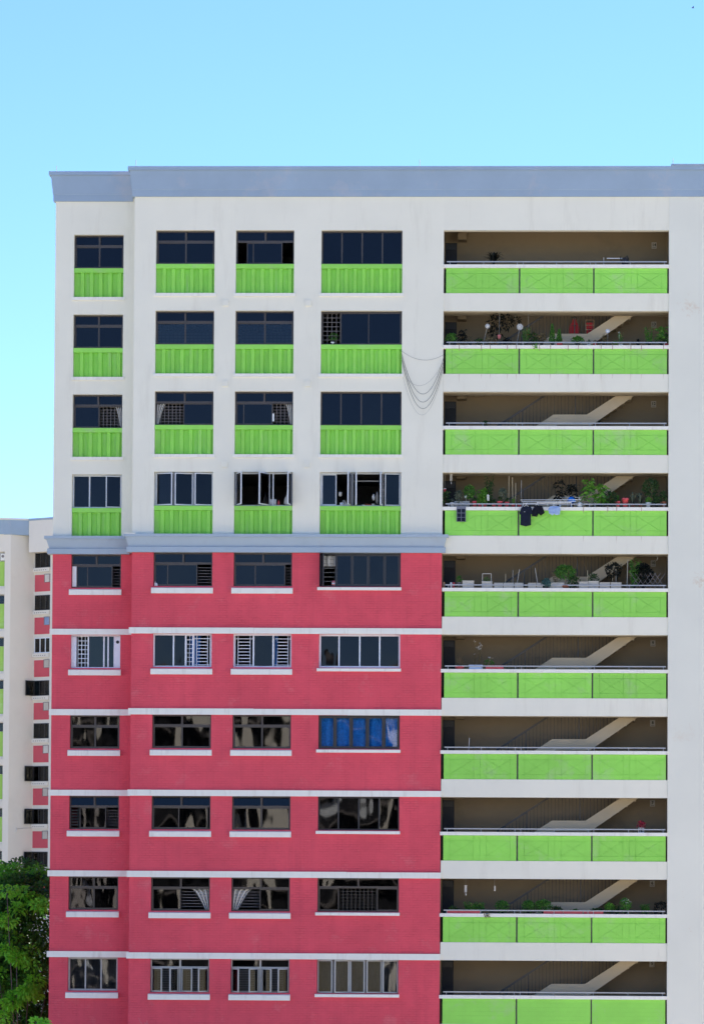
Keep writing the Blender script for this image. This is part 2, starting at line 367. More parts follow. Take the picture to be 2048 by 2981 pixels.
# ------------------------------------------------------------------ ground
g = MB().box(-900, 900, -900, 900, -0.5, 0).build('ground', 'turf'); struct(g)
o = MB().box(-300, 300, -26, -3.5, 0.004, 0.12).build('pavement', 'paving'); struct(o)
o = MB().box(-300, 300, -60, -34, 0.0041, 0.008).build('road', 'asphalt'); struct(o)
for y in (-34.0, -60.2):
    o = MB().box(-300, 300, y, y + 0.2, 0.002, 0.13).build('kerb', 'kerb_stone'); struct(o)
mb = MB()
for k in range(-20, 20): mb.box(k * 6.0, k * 6.0 + 2.5, -47.06, -46.94, 0.0085, 0.0125)
o = mb.build('road_marking', 'road_paint'); struct(o)
o = MB().box(-300, 300, -116, -64, 0.004, 0.10).build('car_park', 'paving'); struct(o)

# ------------------------------------------------------------------ the apartment block
BLD = thing('apartment_building', 'tall white, red and green apartment block with open corridors and a grey-blue cornice', 'building')
YB = 0.9                                     # the side bay stands back this far
XL = PX(385.5); XE = PX(2335)
XCL, XCR = PX(1288), PX(1942.5)              # the corridor opening
WX = [(PX(209, YB), PX(354, YB)), (PX(448.5), PX(620)), (PX(682), PX(852)), (PX(931.5), PX(1167.5))]
XBL = PX(154.3, YB)
ZTOP = PZ(492)
ZMID = PZ(1590)                              # where the white walls change to red brick
zs_up, zs_lo = [], []
def zrow(r): return PZ(V0(r)), PZ(V0(r) + 98.5), PZ(V0(r) + 184.5)
# main wall, white storeys
zs = [ZMID, zrow(3)[0]]
ups = [ZMID]
for r in (3, 2, 1, 0):
    if r < 3: ups.append(zrow(r)[2])
    ups.append(zrow(r)[0])
ups.append(ZTOP)
def up_hole(i, j):                            # bands: 0 = row 3 opening (to the cornice), 1 = wall, 2 = row 2 opening ...
    return i % 2 == 1 and j % 2 == 0 and j < len(ups) - 2
xs = [XL]
for c in (1, 2, 3): xs += list(WX[c])
xs.append(XCL)
grid_wall('wall', xs, ups, up_hole, 0, 0.3, 'white_paint', BLD)
grid_wall('wall', [XBL, WX[0][0], WX[0][1], XL + 0.3], ups, up_hole, YB, YB + 0.3, 'white_paint', BLD)
# top band over the corridors, and the right-hand pier down to the ground
MB().box(XCL, XCR, 0, 0.3, zrow(0)[0], ZTOP).build('wall', 'white_paint', BLD)
MB().box(XCR, XE, -0.02, 0.3, 0, ZTOP).build('wall', 'pier_paint', BLD)
# red brick storeys
XRE = PX(1286.5)
los = [0.0]
for r in (9, 8, 7, 6, 5, 4):
    los += [PZ(V0(r) + 97.5), PZ(V0(r))]
los[-1] = ZMID - 0.002
lo_hole = lambda i, j: i % 2 == 1 and j % 2 == 1
xs = [XL + 0.004]
for c in (1, 2, 3): xs += list(WX[c])
xs.append(XRE)
grid_wall('brick_wall', xs, los, lo_hole, 0.004, 0.3, 'red_brick', BLD)
grid_wall('brick_wall', [XBL + 0.004, WX[0][0], WX[0][1], XL + 0.29], los, lo_hole, YB + 0.004, YB + 0.3, 'red_brick', BLD)
# return walls, flanks, roof and the rooms behind
MB().box(XL + 0.004, XL + 0.25, 0.301, YB - 0.002, 0, ZMID - 0.002).build('brick_wall', 'red_brick', BLD)
MB().box(XL, XL + 0.25, 0.301, YB - 0.002, ZMID, ZTOP).build('wall', 'white_paint', BLD)
MB().box(XBL, XBL + 0.25, YB + 0.301, 13, ZMID, ZTOP).build('wall', 'white_paint', BLD)
MB().box(XBL + 0.004, XBL + 0.25, YB + 0.301, 13, 0, ZMID - 0.002).build('brick_wall', 'red_brick', BLD)
MB().box(XE - 0.3, XE, 0.31, 13, 0, ZTOP).build('wall', 'white_paint', BLD)
MB().box(XBL + 0.26, XE - 0.31, 12.7, 13, 0, ZTOP).build('wall', 'white_paint', BLD)
MB().box(XBL + 0.26, XE - 0.31, YB + 0.32, 12.69, ZTOP - 0.5, ZTOP - 0.2).build('roof', 'soffit_paint', BLD)
mb = MB()
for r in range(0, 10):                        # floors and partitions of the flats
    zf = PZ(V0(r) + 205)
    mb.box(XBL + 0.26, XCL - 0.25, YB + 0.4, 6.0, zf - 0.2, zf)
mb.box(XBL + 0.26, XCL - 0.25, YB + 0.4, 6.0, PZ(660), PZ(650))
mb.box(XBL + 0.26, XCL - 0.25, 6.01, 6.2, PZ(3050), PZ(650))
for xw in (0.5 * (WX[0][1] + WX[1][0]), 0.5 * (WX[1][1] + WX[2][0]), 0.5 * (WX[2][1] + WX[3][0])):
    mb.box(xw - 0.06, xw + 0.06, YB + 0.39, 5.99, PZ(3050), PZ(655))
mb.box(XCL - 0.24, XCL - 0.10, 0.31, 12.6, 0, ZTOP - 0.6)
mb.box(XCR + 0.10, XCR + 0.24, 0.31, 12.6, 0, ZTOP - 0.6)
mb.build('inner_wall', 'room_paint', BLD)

# cornices: cap, sloping fascia, lower strip; closed at both ends
def cornice(name, x0, x1, y, prof, mat='cornice_paint', ends=(True, True)):
    """prof = [(out, z)...] from the bottom up; the same profile returns along the ends."""
    mb = MB(); n = len(prof)
    for (o_, z) in prof:
        a = x0 - (o_ if ends[0] else 0); b = x1 + (o_ if ends[1] else 0)
        mb.v += [(a, y + 0.32, z), (a, y - o_, z), (b, y - o_, z), (b, y + 0.32, z)]
    for k in range(n - 1):
        for q in range(3):
            mb.f.append((4 * k + q, 4 * k + q + 1, 4 * k + 4 + q + 1, 4 * k + 4 + q))
        mb.f.append((4 * k + 3, 4 * k, 4 * k + 4, 4 * k + 7))
    mb.f.append((3, 2, 1, 0)); t = 4 * (n - 1); mb.f.append((t, t + 1, t + 2, t + 3))
    return mb.build(name, mat, BLD)
def top_prof(dz=0.0):
    z = lambda v: PZ(v)
    return [(0.07, z(571.5)), (0.075, z(552)), (0.085, z(551)), (0.15, z(497)), (0.15, z(495.5)), (0.215, z(495.5)), (0.215, z(484.5))]
def mid_prof():
    z = lambda v: PZ(v)
    return [(0.16, z(1612.5)), (0.16, z(1597)), (0.10, z(1596)), (0.19, z(1569.5)), (0.19, z(1568.5)), (0.25, z(1568.5)), (0.25, z(1559.8))]
CT = cornice('cornice', XL - 0.003, XE, 0, top_prof(), ends=(True, False))
cornice('cornice', XBL - 0.003, XL - 0.16, YB, top_prof(), ends=(True, False))
cornice('cornice', XL - 0.003, PX(1284), 0, mid_prof(), 'cornice_pale')
cornice('cornice', XBL - 0.003, XL - 0.17, YB, mid_prof(), 'cornice_pale', ends=(True, False))
MB().box(XL - 0.24, XL + 0.14, -0.262, -0.02, PZ(1559.7), PZ(1557.6)).build('chipped_coping', 'trim_white', BLD)
MB().box(PX(1947), XE, -0.235, 0.3, PZ(484.3), PZ(478.5)).build('coping', 'cornice_paint', BLD)
for (u, va, vb, y) in ((155.5, 480, 500.5, YB), (388, 463, 485, 0.1), (1216.5, 462, 485, 0.1), (1953.5, 459, 479, 0.1)):
    MB().tube([(PX(u, y), y, PZ(vb, y)), (PX(u, y), y, PZ(va, y))], 0.011, 5).build('lightning_rod', 'wire_pale', BLD)
# string courses
for r in (5, 6, 7, 8, 9):
    za, zb = PZ(V0(r)), PZ(V0(r) - 17.5)
    for (xa, xb, y) in ((XL - 0.075, XRE + 0.03, 0.0), (XBL - 0.07, XL - 0.08, YB)):
        xsn = [xa]
        nseg = 4 if xb - xa > 4 else 1
        cuts = [xa + (xb - xa) * f for f in ((0, 0.075, 0.40, 0.70, 1) if nseg == 4 else (0, 1))]
        mb = MB()
        for a, b in zip(cuts[:-1], cuts[1:]):
            jut = R.uniform(-0.004, 0.004)
            mb.box(a + 0.002, b - 0.002, y - 0.075 + jut, y + 0.02, za + R.uniform(-0.004, 0.004), zb + R.uniform(-0.006, 0.006))
        mb.build('string_course', 'trim_white', BLD)
# small square covers between the windows
for r in range(3):
    for ua in (645.0, 886.0):
        x0 = PX(ua); z1 = PZ(V0(r) + 205.5)
        MB().box(x0, x0 + 0.19, -0.05, 0.01, z1 - 0.19, z1).build('vent_cover', 'white_paint', BLD)

# ------------------------------------------------------------------ windows
def rect_frame(mb, x0, x1, z0, z1, y0, y1, t):
    mb.box(x0, x0 + t, y0, y1, z0, z1); mb.box(x1 - t, x1, y0, y1, z0, z1)
    mb.box(x0 + t, x1 - t, y0, y1, z0, z0 + t); mb.box(x0 + t, x1 - t, y0, y1, z1 - t, z1)
def grille_bars(mb, x0, x1, z0, z1, y, style, t=0.008):
    w_, h_ = x1 - x0, z1 - z0
    if style == 'grid':
        nx = max(2, round(w_ / 0.135)); nz = 7
        for i in range(nx + 1): x = x0 + w_ * i / nx; mb.box(x - t, x + t, y, y + 2 * t, z0, z1)
        for j in range(nz + 1): z = z0 + h_ * j / nz; mb.box(x0, x1, y - 2 * t, y, z - t, z + t)
    elif style == 'bars':
        for j in range(1, 7): z = z0 + h_ * j / 7; mb.box(x0, x1, y, y + 2 * t, z - t, z + t)
    elif style == 'ladder':
        for f in (0.0, 0.16, 0.84, 1.0): x = x0 + w_ * f; mb.box(x - t, x + t, y, y + 2 * t, z0, z1)
        for f in (0.04, 0.9): z = z0 + h_ * f; mb.box(x0, x1, y - 2 * t, y, z - t, z + t)
        for j in range(1, 8): z = z0 + h_ * (0.04 + 0.86 * j / 8); mb.box(x0 + w_ * 0.16, x0 + w_ * 0.84, y - 2 * t, y, z - t, z + t)
PANES = {}
def pane(x0, x1, z0, z1, y, mat, parent, tilt=0.0):
    mb = MB().box(-(x1 - x0) / 2, (x1 - x0) / 2, -0.003, 0.003, -(z1 - z0) / 2, (z1 - z0) / 2)
    me = mb.mesh('pane'); o = link('pane', me, mat, parent, loc=((x0 + x1) / 2, y, (z0 + z1) / 2))
    o.rotation_euler = (R.uniform(-0.006, 0.006) + tilt, 0, R.uniform(-0.008, 0.008))
    return o
def casement(hx, z0, z1, y, width, ang, side, fmat, gmat, parent, t=0.035):
    """A side-hung leaf: hinge at hx, opening outwards by ang degrees; side +1 opens from hinge towards +X."""
    mb = MB(); rect_frame(mb, 0, width, 0, z1 - z0, -0.02, 0.02, t)
    fr = mb.build('casement', fmat, parent, loc=(hx, y, z0))
    gl = MB().box(t, width - t, -0.003, 0.003, t, z1 - z0 - t).build('pane', gmat, parent, loc=(hx, y, z0))
    rot = -math.radians(ang) if side > 0 else math.radians(180 + ang)
    fr.rotation_euler[2] = rot; gl.rotation_euler[2] = rot
def batten_panel(x0, x1, z0, z1, y, nb):
    P = MB().box(x0, x1, y + 0.11, y + 0.15, z0, z1 - 0.152).build('spandrel_panel', 'green_board', BLD)
    MB().box(x0, x1, y - 0.03, y + 0.15, z1 - 0.15, z1).build('rail', 'green_paint', P)
    pit = (x1 - x0) / (nb + 0.35); bw = pit * 0.53; me = None
    for k in range(nb):
        xa = x0 + pit * (k + 0.62)
        if me is None: me = MB().prism_z([(0, 0.11), (0.026, 0.03), (bw - 0.026, 0.03), (bw, 0.11)], 0, z1 - 0.152 - z0).mesh('batten')
        if xa + bw < x1 - 0.002: link('batten', me, 'green_board', P, loc=(xa, y, z0))
    return P

NAV = 'glass'
def window(r, c, spec):
    x0, x1 = WX[c]; Y = YB if c == 0 else 0.0
    zt = PZ(V0(r)) if r != 4 else PZ(1612.6)
    zb = PZ(V0(r) + (98.5 if r < 4 else 97.5))
    fm = {'b': 'brown_frame', 'w': 'white_frame', 'g': 'grey_frame', 'k': 'black_frame', 'a': 'alu_frame'}[spec.get('f', 'b')]
    yf = Y + (0.20 if r < 4 else 0.15)
    t = spec.get('t', 0.045)
    X = lambda f: x0 + (x1 - x0) * f
    mb = MB(); rect_frame(mb, x0 + 0.001, x1 - 0.001, zb + 0.001, zt - 0.001, yf, yf + 0.08, t)
    gm = spec.get('g', NAV); H = zt - zb
    zc = zt
    if spec.get('tr'):
        zc = zb + H * (1 - spec['tr'])
        mb.box(x0 + t, x1 - t, yf - 0.004, yf + 0.084, zc - 0.05, zc + 0.02)
        mb.box(X(0.5) - 0.03, X(0.5) + 0.03, yf, yf + 0.08, zc + 0.02, zt - t)
    for f in spec.get('m', []):                                     # fixed mullions
        mb.box(X(f) - 0.022, X(f) + 0.022, yf - 0.002, yf + 0.08, zb + t, zc - (0.05 if spec.get('tr') else t))
    W = mb.build('window', fm, BLD)
    if spec.get('tr'):
        for a, b in ((0, 0.5), (0.5, 1)):
            pane(X(a) + t, X(b) - t * 0.7, zc + 0.02, zt - t, yf + 0.04, spec.get('gt', gm), W, spec.get('tilt', 0.0))
    ztop = zc - 0.05 if spec.get('tr') else zt - t
    for k, (a, b) in enumerate(spec.get('p', [])):                   # sashes with their panes
        xa, xb = max(X(a), x0 + t), min(X(b), x1 - t)
        if spec.get('sash', True):
            y_ = yf + (0.012 if k % 2 else 0.045)
            s_ = MB(); rect_frame(s_, xa, xb, zb + t, ztop, y_ - 0.012, y_ + 0.018, spec.get('st', 0.028)); s_.build('sash', fm, W)
        else: y_ = yf + 0.04
        pane(xa + 0.01, xb - 0.01, zb + t + 0.01, ztop - 0.01, y_ + 0.003, gm, W)
    for (a, b, st, gmat) in spec.get('gr', []):
        m2 = MB(); grille_bars(m2, max(X(a), x0 + t), min(X(b), x1 - t), zb + t, ztop, yf + 0.14, st, spec.get('bt', 0.008))
        m2.build('grille', gmat, W)
    for (h, wd, ang, side) in spec.get('cs', []):
        casement(X(h), zb + 0.02, ztop + 0.02, yf - 0.02, (x1 - x0) * wd, ang, side, fm, spec.get('gc', gm), W)
    # sill
    if r < 3:
        za = PZ(V0(r) + 184.5)
        MB().box(x0 - 0.055, x1 + 0.055, Y - 0.05, Y + 0.05, za - 0.105, za - 0.001).build('sill', 'trim_white', W)
    elif r >= 4:
        h = 0.125 if c == 3 else 0.245
        mb = MB(); a, b = x0 - 0.062, x1 + 0.03
        zf = zb - 0.07 if c != 3 else zb - 0.03
        n = [(Y + 0.16, zb - 0.001), (Y - 0.09, zf), (Y - 0.09, zb - h), (Y + 0.16, zb - h)]
        i = 0
        mb.v = [(a, y, z) for y, z in n] + [(b, y, z) for y, z in n]
        mb.f = [(3, 2, 1, 0), (4, 5, 6, 7), (0, 1, 5, 4), (1, 2, 6, 5), (2, 3, 7, 6), (3, 0, 4, 7)]
        mb.build('sill', 'trim_white', W, recalc=True)
    if r < 4:
        zlow = PZ(V0(r) + 184.5) if r < 3 else PZ(1559.9)
        batten_panel(x0 + 0.003, x1 - 0.003, zlow + 0.002, zb - 0.002, Y + 0.05, {0: 5, 1: 6, 2: 6, 3: 9}[c])
    return W
A = dict(tr=0.30, p=[(0, 0.5), (0.5, 1)])
def a(**k): d = dict(A); d.update(k); return d
FOUR = dict(m=[0.25, 0.5, 0.75], p=[(0.0, 0.25), (0.25, 0.5), (0.5, 0.75), (0.75, 1)], sash=False)
wv = 'glass_wavy'
SPEC = {
 (0, 0): a(), (0, 1): a(), (0, 2): a(p=[(0.18, 0.30), (0.285, 0.79)]), (0, 3): FOUR,
 (1, 0): a(), (1, 1): a(g='glass_clear', gt=NAV, gr=[(0, 1, 'grid', 'dark_metal')], bt=0.014), (1, 2): a(g='glass_clear', gt=NAV, gr=[(0, 1, 'grid', 'dark_metal')], bt=0.014),
 (1, 3): dict(m=[0.24], p=[(0.24, 0.60), (0.58, 1.0)], gr=[(0, 0.24, 'grid', 'post_grey')]),
 (2, 0): a(p=[(0, 0.52)], gr=[(0.52, 1, 'grid', 'post_grey')]),
 (2, 1): a(p=[(0.48, 1)], gr=[(0, 0.48, 'grid', 'post_grey')]),
 (2, 2): a(p=[(0, 0.15), (0.14, 0.64)], gr=[(0.64, 1, 'grid', 'post_grey')]), (2, 3): FOUR,
 (3, 0): dict(f='g', t=0.05, m=[0.34, 0.68], p=[(0, 0.34), (0.34, 0.68)], sash=False, cs=[(0.98, 0.31, 12, -1)]),
 (3, 1): dict(f='g', t=0.045, m=[0.33, 0.66], cs=[(0.03, 0.30, 20, 1), (0.65, 0.31, 16, -1), (0.99, 0.31, 14, -1)]),
 (3, 2): dict(f='g', t=0.045, m=[0.66], cs=[(0.03, 0.32, 70, 1), (0.60, 0.33, 62, -1), (0.97, 0.32, 84, -1)]),
 (3, 3): dict(f='g', t=0.045, m=[0.40], p=[(0.0, 0.20)], st=0.035, cs=[(0.38, 0.19, 82, -1), (0.435, 0.19, 84, 1), (0.77, 0.19, 85, -1), (0.985, 0.19, 8, -1)]),
 (4, 0): a(p=[(0.10, 0.33), (0.31, 0.82)], gr=[(0.80, 1, 'bars', 'post_grey')]),
 (4, 1): a(p=[(0, 0.24), (0.23, 0.74)], gr=[(0.74, 1, 'bars', 'post_grey')]),
 (4, 2): a(p=[(0, 0.37), (0.36, 0.88)], gr=[(0.88, 1, 'bars', 'post_grey')]),
 (4, 3): dict(f='k', m=[0.2, 0.4, 0.6, 0.8], p=[(0.2, 0.4), (0.4, 0.6), (0.6, 0.8), (0.8, 1)], g=NAV, st=0.05, cs=[(0.02, 0.17, 78, 1)], gr=[(0, 0.2, 'bars', 'curtain_grey'), (0.2, 0.4, 'bars', 'post_grey'), (0.6, 0.8, 'bars', 'post_grey'), (0.8, 1, 'bars', 'post_grey')]),
 (5, 0): dict(f='w', t=0.04, m=[0.345, 0.66, 0.745, 0.87], p=[(0.34, 0.67), (0.66, 0.75), (0.74, 0.88)], g=wv, sash=False, gr=[(0.13, 0.345, 'grid', 'white_frame')], bt=0.012),
 (5, 1): dict(f='w', t=0.05, m=[0.345, 0.55, 0.675], p=[(0, 0.345), (0.345, 0.55)], sash=False, gr=[(0.56, 0.665, 'grid', 'white_frame'), (0.69, 0.96, 'ladder', 'white_frame')], bt=0.012),
 (5, 2): dict(f='w', t=0.05, m=[0.345, 0.68], p=[(0.345, 0.68)], sash=False, gr=[(0.02, 0.33, 'ladder', 'white_frame'), (0.70, 0.98, 'ladder', 'white_frame')], bt=0.011),
 (5, 3): dict(f='w', t=0.06, m=[0.245, 0.5, 0.745], p=[(0, 0.245), (0.245, 0.5), (0.5, 0.745), (0.745, 1)], sash=False),
 (6, 0): a(g=wv), (6, 1): a(g=wv), (6, 2): a(g=wv),
 (6, 3): dict(f='k', t=0.03, m=[0.2, 0.4, 0.6, 0.8], p=[(0.0, 0.2), (0.2, 0.4), (0.4, 0.6), (0.6, 0.8), (0.8, 1)], g='glass_bright', st=0.06),
 (7, 0): a(p=[(0.20, 0.73)], gt=wv, tilt=-0.12, gr=[(0, 0.2, 'bars', 'post_grey'), (0.73, 1, 'bars', 'post_grey')]),
 (7, 1): a(g=wv, tilt=-0.12, p=[(0.0, 0.46), (0.45, 0.95)]), (7, 2): a(g=wv, tilt=-0.12), (7, 3): dict(FOUR, g=wv, f='k'),
 (8, 0): a(), (8, 1): a(g=wv, p=[(0, 0.5)], gr=[(0.5, 1, 'bars', 'post_grey')]), (8, 2): a(g=wv, p=[(0.48, 1)], gr=[(0, 0.48, 'bars', 'post_grey')]),
 (8, 3): dict(tr=0.26, g=wv, p=[(0, 0.26), (0.73, 1)], gr=[(0.26, 0.72, 'grid', 'brown_frame')]),
 (9, 0): dict(f='a', t=0.06, m=[0.345, 0.66], p=[(0, 0.345), (0.345, 0.66), (0.66, 1)], g='glass_clear', sash=False, gr=[(0.05, 0.3, 'ladder', 'curtain_grey'), (0.38, 0.62, 'ladder', 'curtain_grey'), (0.7, 0.95, 'ladder', 'curtain_grey')]),
 (9, 1): dict(f='a', t=0.04, tr=0.25, m=[0.5], g='glass_clear', cs=[(0.02, 0.20, 24, 1), (0.47, 0.20, 50, -1), (0.53, 0.20, 24, 1), (0.98, 0.20, 36, -1)], gr=[(0.05, 0.47, 'ladder', 'curtain_grey'), (0.53, 0.95, 'ladder', 'curtain_grey')]),
 (9, 2): dict(f='a', t=0.04, tr=0.25, m=[0.5], g='glass_clear', cs=[(0.02, 0.20, 52, 1), (0.47, 0.20, 40, -1), (0.53, 0.20, 34, 1), (0.98, 0.20, 30, -1)], gr=[(0.05, 0.47, 'ladder', 'curtain_grey'), (0.53, 0.95, 'ladder', 'curtain_grey')]),
 (9, 3): dict(f='a', t=0.04, m=[0.2, 0.4, 0.6, 0.8], g='glass_clear', cs=[(0.01, 0.185, 14, 1), (0.39, 0.185, 22, -1), (0.41, 0.185, 16, 1), (0.79, 0.185, 14, -1), (0.99, 0.185, 10, -1)], gr=[(0.05, 0.17, 'ladder', 'curtain_grey'), (0.25, 0.37, 'ladder', 'curtain_grey'), (0.45, 0.57, 'ladder', 'curtain_grey'), (0.63, 0.77, 'ladder', 'curtain_grey'), (0.83, 0.95, 'ladder', 'curtain_grey')]),
}
for (r, c), s_ in SPEC.items(): window(r, c, s_)

# ------------------------------------------------------------------ corridors
YST, YBK = 1.14, 2.12                        # stair front, back wall
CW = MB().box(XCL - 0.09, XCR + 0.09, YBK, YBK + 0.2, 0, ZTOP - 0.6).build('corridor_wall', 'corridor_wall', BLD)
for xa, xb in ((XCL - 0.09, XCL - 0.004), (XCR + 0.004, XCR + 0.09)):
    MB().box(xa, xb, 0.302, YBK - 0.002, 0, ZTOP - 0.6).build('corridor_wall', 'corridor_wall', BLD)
def panel_mesh(plain_=False):
    W_, H_ = PX(211.2) - PX(0), PZ(0) - PZ(73.5)
    mb = MB(); mb.box(0, W_, 0.016, 0.06, 0, H_); g_ = 0.0065
    fx = [0, 0.087, 0.414, 0.502, 0.589, 0.917, 1]; fz = [0, 0.20, 0.784, 1]
    def poly(pts):                               # shrink towards the centroid edge by edge, then extrude
        n = len(pts); out = []
        for k in range(n):
            p0, p1, p2 = Vector(pts[k - 1]), Vector(pts[k]), Vector(pts[(k + 1) % n])
            d1, d2 = (p1 - p0).normalized(), (p2 - p1).normalized()
            n1, n2 = Vector((-d1.y, d1.x)), Vector((-d2.y, d2.x))
            out.append(tuple(p1 + (n1 + n2) * g_ / (1 + n1.dot(n2))))
        mb.prism_y(out, 0, 0.0159)
    if plain_:
        for j in range(6):
            za, zb = H_ * j / 6, H_ * (j + 1) / 6
            for k in range(6):
                sh = 0.5 if j % 2 else 0.0
                xa, xb = W_ * max(0, (k - sh) / 5.5), W_ * min(1, (k + 1 - sh) / 5.5)
                if xb - xa > 0.03: mb.box(xa + 0.0015, xb - 0.0015, 0.006, 0.0159, za + 0.002, zb - 0.002)
        return mb.mesh('parapet_panel')
    for i in range(6):
        for j in range(3):
            xa, xb, za, zb = W_ * fx[i], W_ * fx[i + 1], H_ * fz[j], H_ * fz[j + 1]
            if j == 1 and i in (1, 4):
                m_ = ((xa + xb) / 2, (za + zb) / 2)
                for p, q in (((xa, za), (xb, za)), ((xb, za), (xb, zb)), ((xb, zb), (xa, zb)), ((xa, zb), (xa, za))): poly([p, q, m_])
            else: poly([(xa, za), (xb, za), (xb, zb), (xa, zb)])
    return mb.mesh('parapet_panel')
ME_P, ME_PP = panel_mesh(), panel_mesh(True)
ME_BAL = MB().box(-0.008, 0.008, -0.008, 0.008, 0, 0.80).mesh('baluster')
ME_NEWEL = MB().box(-0.02, 0.02, -0.02, 0.02, 0, 0.84).mesh('newel_post')
ME_POST = MB().box(-0.01, 0.01, -0.01, 0.01, 0, PZ(0) - PZ(8)).mesh('rail_post')
CAPZ = {}
SLOPE = 0.655
for r in range(10):
    v = V0(r); zc = PZ(v + 100.5); CAPZ[r] = zc; zf = PZ(v + 205)
    # slab edge, slab, coping
    znext = PZ(V0(r + 1))
    MB().box(XCL + 0.002, XCR - 0.002, 0.015, 0.28, znext, PZ(v + 184)).build('slab_edge', 'white_paint', BLD)
    MB().box(XCL - 0.003, XCR + 0.003, 0.281, YST - 0.01, znext, zf).build('corridor_slab', 'soffit_paint', BLD)
    lx = XCL + 0.002 if r < 5 else XCL - 0.03
    MB().box(lx, XCR + 0.0 - 0.002, -0.045, 0.27, PZ(v + 110.4), zc).build('parapet_coping', 'trim_white', BLD)
    for (ua, ub) in ((1295.6, 0), (1511.6, 0), (1727.2, 0)):
        link('parapet_panel', ME_PP if r == 9 else ME_P, 'green_paint', BLD, loc=(PX(ua - 0.6), 0.03, PZ(v + 184) + 0.001))
    for uu in (1509.0, 1724.3):
        MB().box(PX(uu) - 0.03, PX(uu) + 0.03, 0.12, 0.18, PZ(v + 184) - 0.2, PZ(v + 110.6)).build('parapet_post', 'post_grey', BLD)
    # hand rail on the coping
    RL = MB().box(PX(1297), PX(1937), 0.03, 0.065, PZ(v + 93), PZ(v + 89.8)).build('rail', 'steel_rail', BLD)
    for uu in (1306, 1404, 1502, 1519, 1616, 1714, 1730, 1830, 1930):
        link('rail_post', ME_POST, 'steel_rail', RL, loc=(PX(uu), 0.047, zc - 0.002))
    # door at the end, number plate
    DR = MB().box(XCL - 0.0035, PX(1326.5, YBK), YBK - 0.05, YBK - 0.001, zf, zf + 2.27).build('door', 'door_dark', BLD)
    MB().box(XCL - 0.003, PX(1323, YBK), YBK - 0.07, YBK - 0.051, zf + 2.05, zf + 2.25).build('door_head', 'black_frame', DR)
    MB().lathe([(0.02, 0), (0.035, 0.02), (0.02, 0.05)], 8, PX(1318, YBK), YBK - 0.09, zf + 0.98).build('door_knob', 'white_plastic', DR, smooth=True)
    MB().box(PX(1329, 1.6), PX(1354, 1.6), 1.5, YBK - 0.01, PZ(v) + 0.3, PZ(v) - 0.05).build('beam', 'corridor_wall', BLD)
    us = 1899.0
    zs_ = zf + 2.18
    SG = MB().box(PX(us, YBK) - 0.085, PX(us, YBK) + 0.085, YBK - 0.02, YBK - 0.001, zs_ - 0.09, zs_ + 0.12).build('floor_sign', 'plate', BLD)
    cu = bpy.data.curves.new('number', 'FONT'); cu.body = str(14 - r); cu.size = 0.135; cu.align_x = 'CENTER'; cu.align_y = 'CENTER'; cu.extrude = 0.002; cu.offset = 0.003
    tmp = bpy.data.objects.new('tmp', cu); col.objects.link(tmp)
    dg = bpy.context.evaluated_depsgraph_get(); me = bpy.data.meshes.new_from_object(tmp.evaluated_get(dg)); bpy.data.objects.remove(tmp)
    me.materials.clear(); no = link('number', me, 'ink', SG, loc=(PX(us, YBK), YBK - 0.024, zs_ + 0.03)); no.rotation_euler = (math.pi / 2, 0, 0)
    MB().box(PX(us, YBK) - 0.06, PX(us, YBK) + 0.06, YBK - 0.023, YBK - 0.0205, zs_ - 0.06, zs_ - 0.05).build('sign_line', 'ink', SG)
    # straight stair behind the corridor, rising to the right
    if r >= 1:
        zl = PZ(v + 66.5, YST); xa, xb = PX(1609, YST), PX(1706, YST)
        th = 0.36; x0_ = xa - (zl - zf) / SLOPE; znf = PZ(V0(r - 1) + 205); x1_ = xb + (znf - zl) / SLOPE
        lo = [(x0_ + 0.02, zf), (x0_ + th / SLOPE, zf), (xa + 0.10, zl - th), (xb + 0.16, zl - th), (x1_ + 0.1, znf - th + 0.03), (x1_ + 0.1, znf), (x1_, znf), (xb, zl), (xa, zl)]
        ST = MB().prism_y(lo, YST, YST + 0.10).build('staircase', 'stair_paint', BLD)
        mb = MB()
        for (sx, sz, ex, ez, n_) in ((x0_, zf, xa, zl, 9), (xb, zl, x1_, znf, 6)):
            for k in range(n_):
                xx0 = sx + (ex - sx) * k / n_; xx1 = sx + (ex - sx) * (k + 1) / n_; zz = sz + (ez - sz) * (k + 1) / n_
                mb.box(xx0, xx1 - 0.001, YST + 0.101, YBK - 0.003, zz - 0.45 - 0.001 * k, zz - 0.22)
        mb.box(xa + 0.001, xb - 0.001, YST + 0.101, YBK - 0.003, zl - 0.30, zl - 0.05)
        mb.build('steps', 'stair_paint', ST)
        def zline(x):
            return zf + (x - x0_) * SLOPE if x < xa else (zl if x < xb else zl + (x - xb) * SLOPE)
        hp = [(x0_ + 0.6, zline(x0_ + 0.6)), (xa, zl), (xb, zl), (x1_ - 0.02, znf)]
        mb = MB()
        for (p, q) in zip(hp[:-1], hp[1:]):
            mb.prism_y([(p[0], p[1] + 0.80), (q[0], q[1] + 0.80), (q[0], q[1] + 0.875), (p[0], p[1] + 0.875)], YST + 0.02, YST + 0.065)
        mb.build('handrail', 'handrail_paint', ST)
        x = x0_ + 0.65; k = 0
        while x < x1_ - 0.05:
            link('newel_post' if k % 15 == 8 else 'baluster', ME_NEWEL if k % 15 == 8 else ME_BAL, 'dark_metal', ST, loc=(x, YST + 0.043, zline(x) - 0.003))
            x += 0.118; k += 1
# the top corridor has a higher ceiling behind its edge beam
MB().box(XCL - 0.003, XCR + 0.003, 0.301, YBK - 0.003, zrow(0)[0] + 0.30, zrow(0)[0] + 0.5).build('ceiling', 'soffit_paint', BLD)

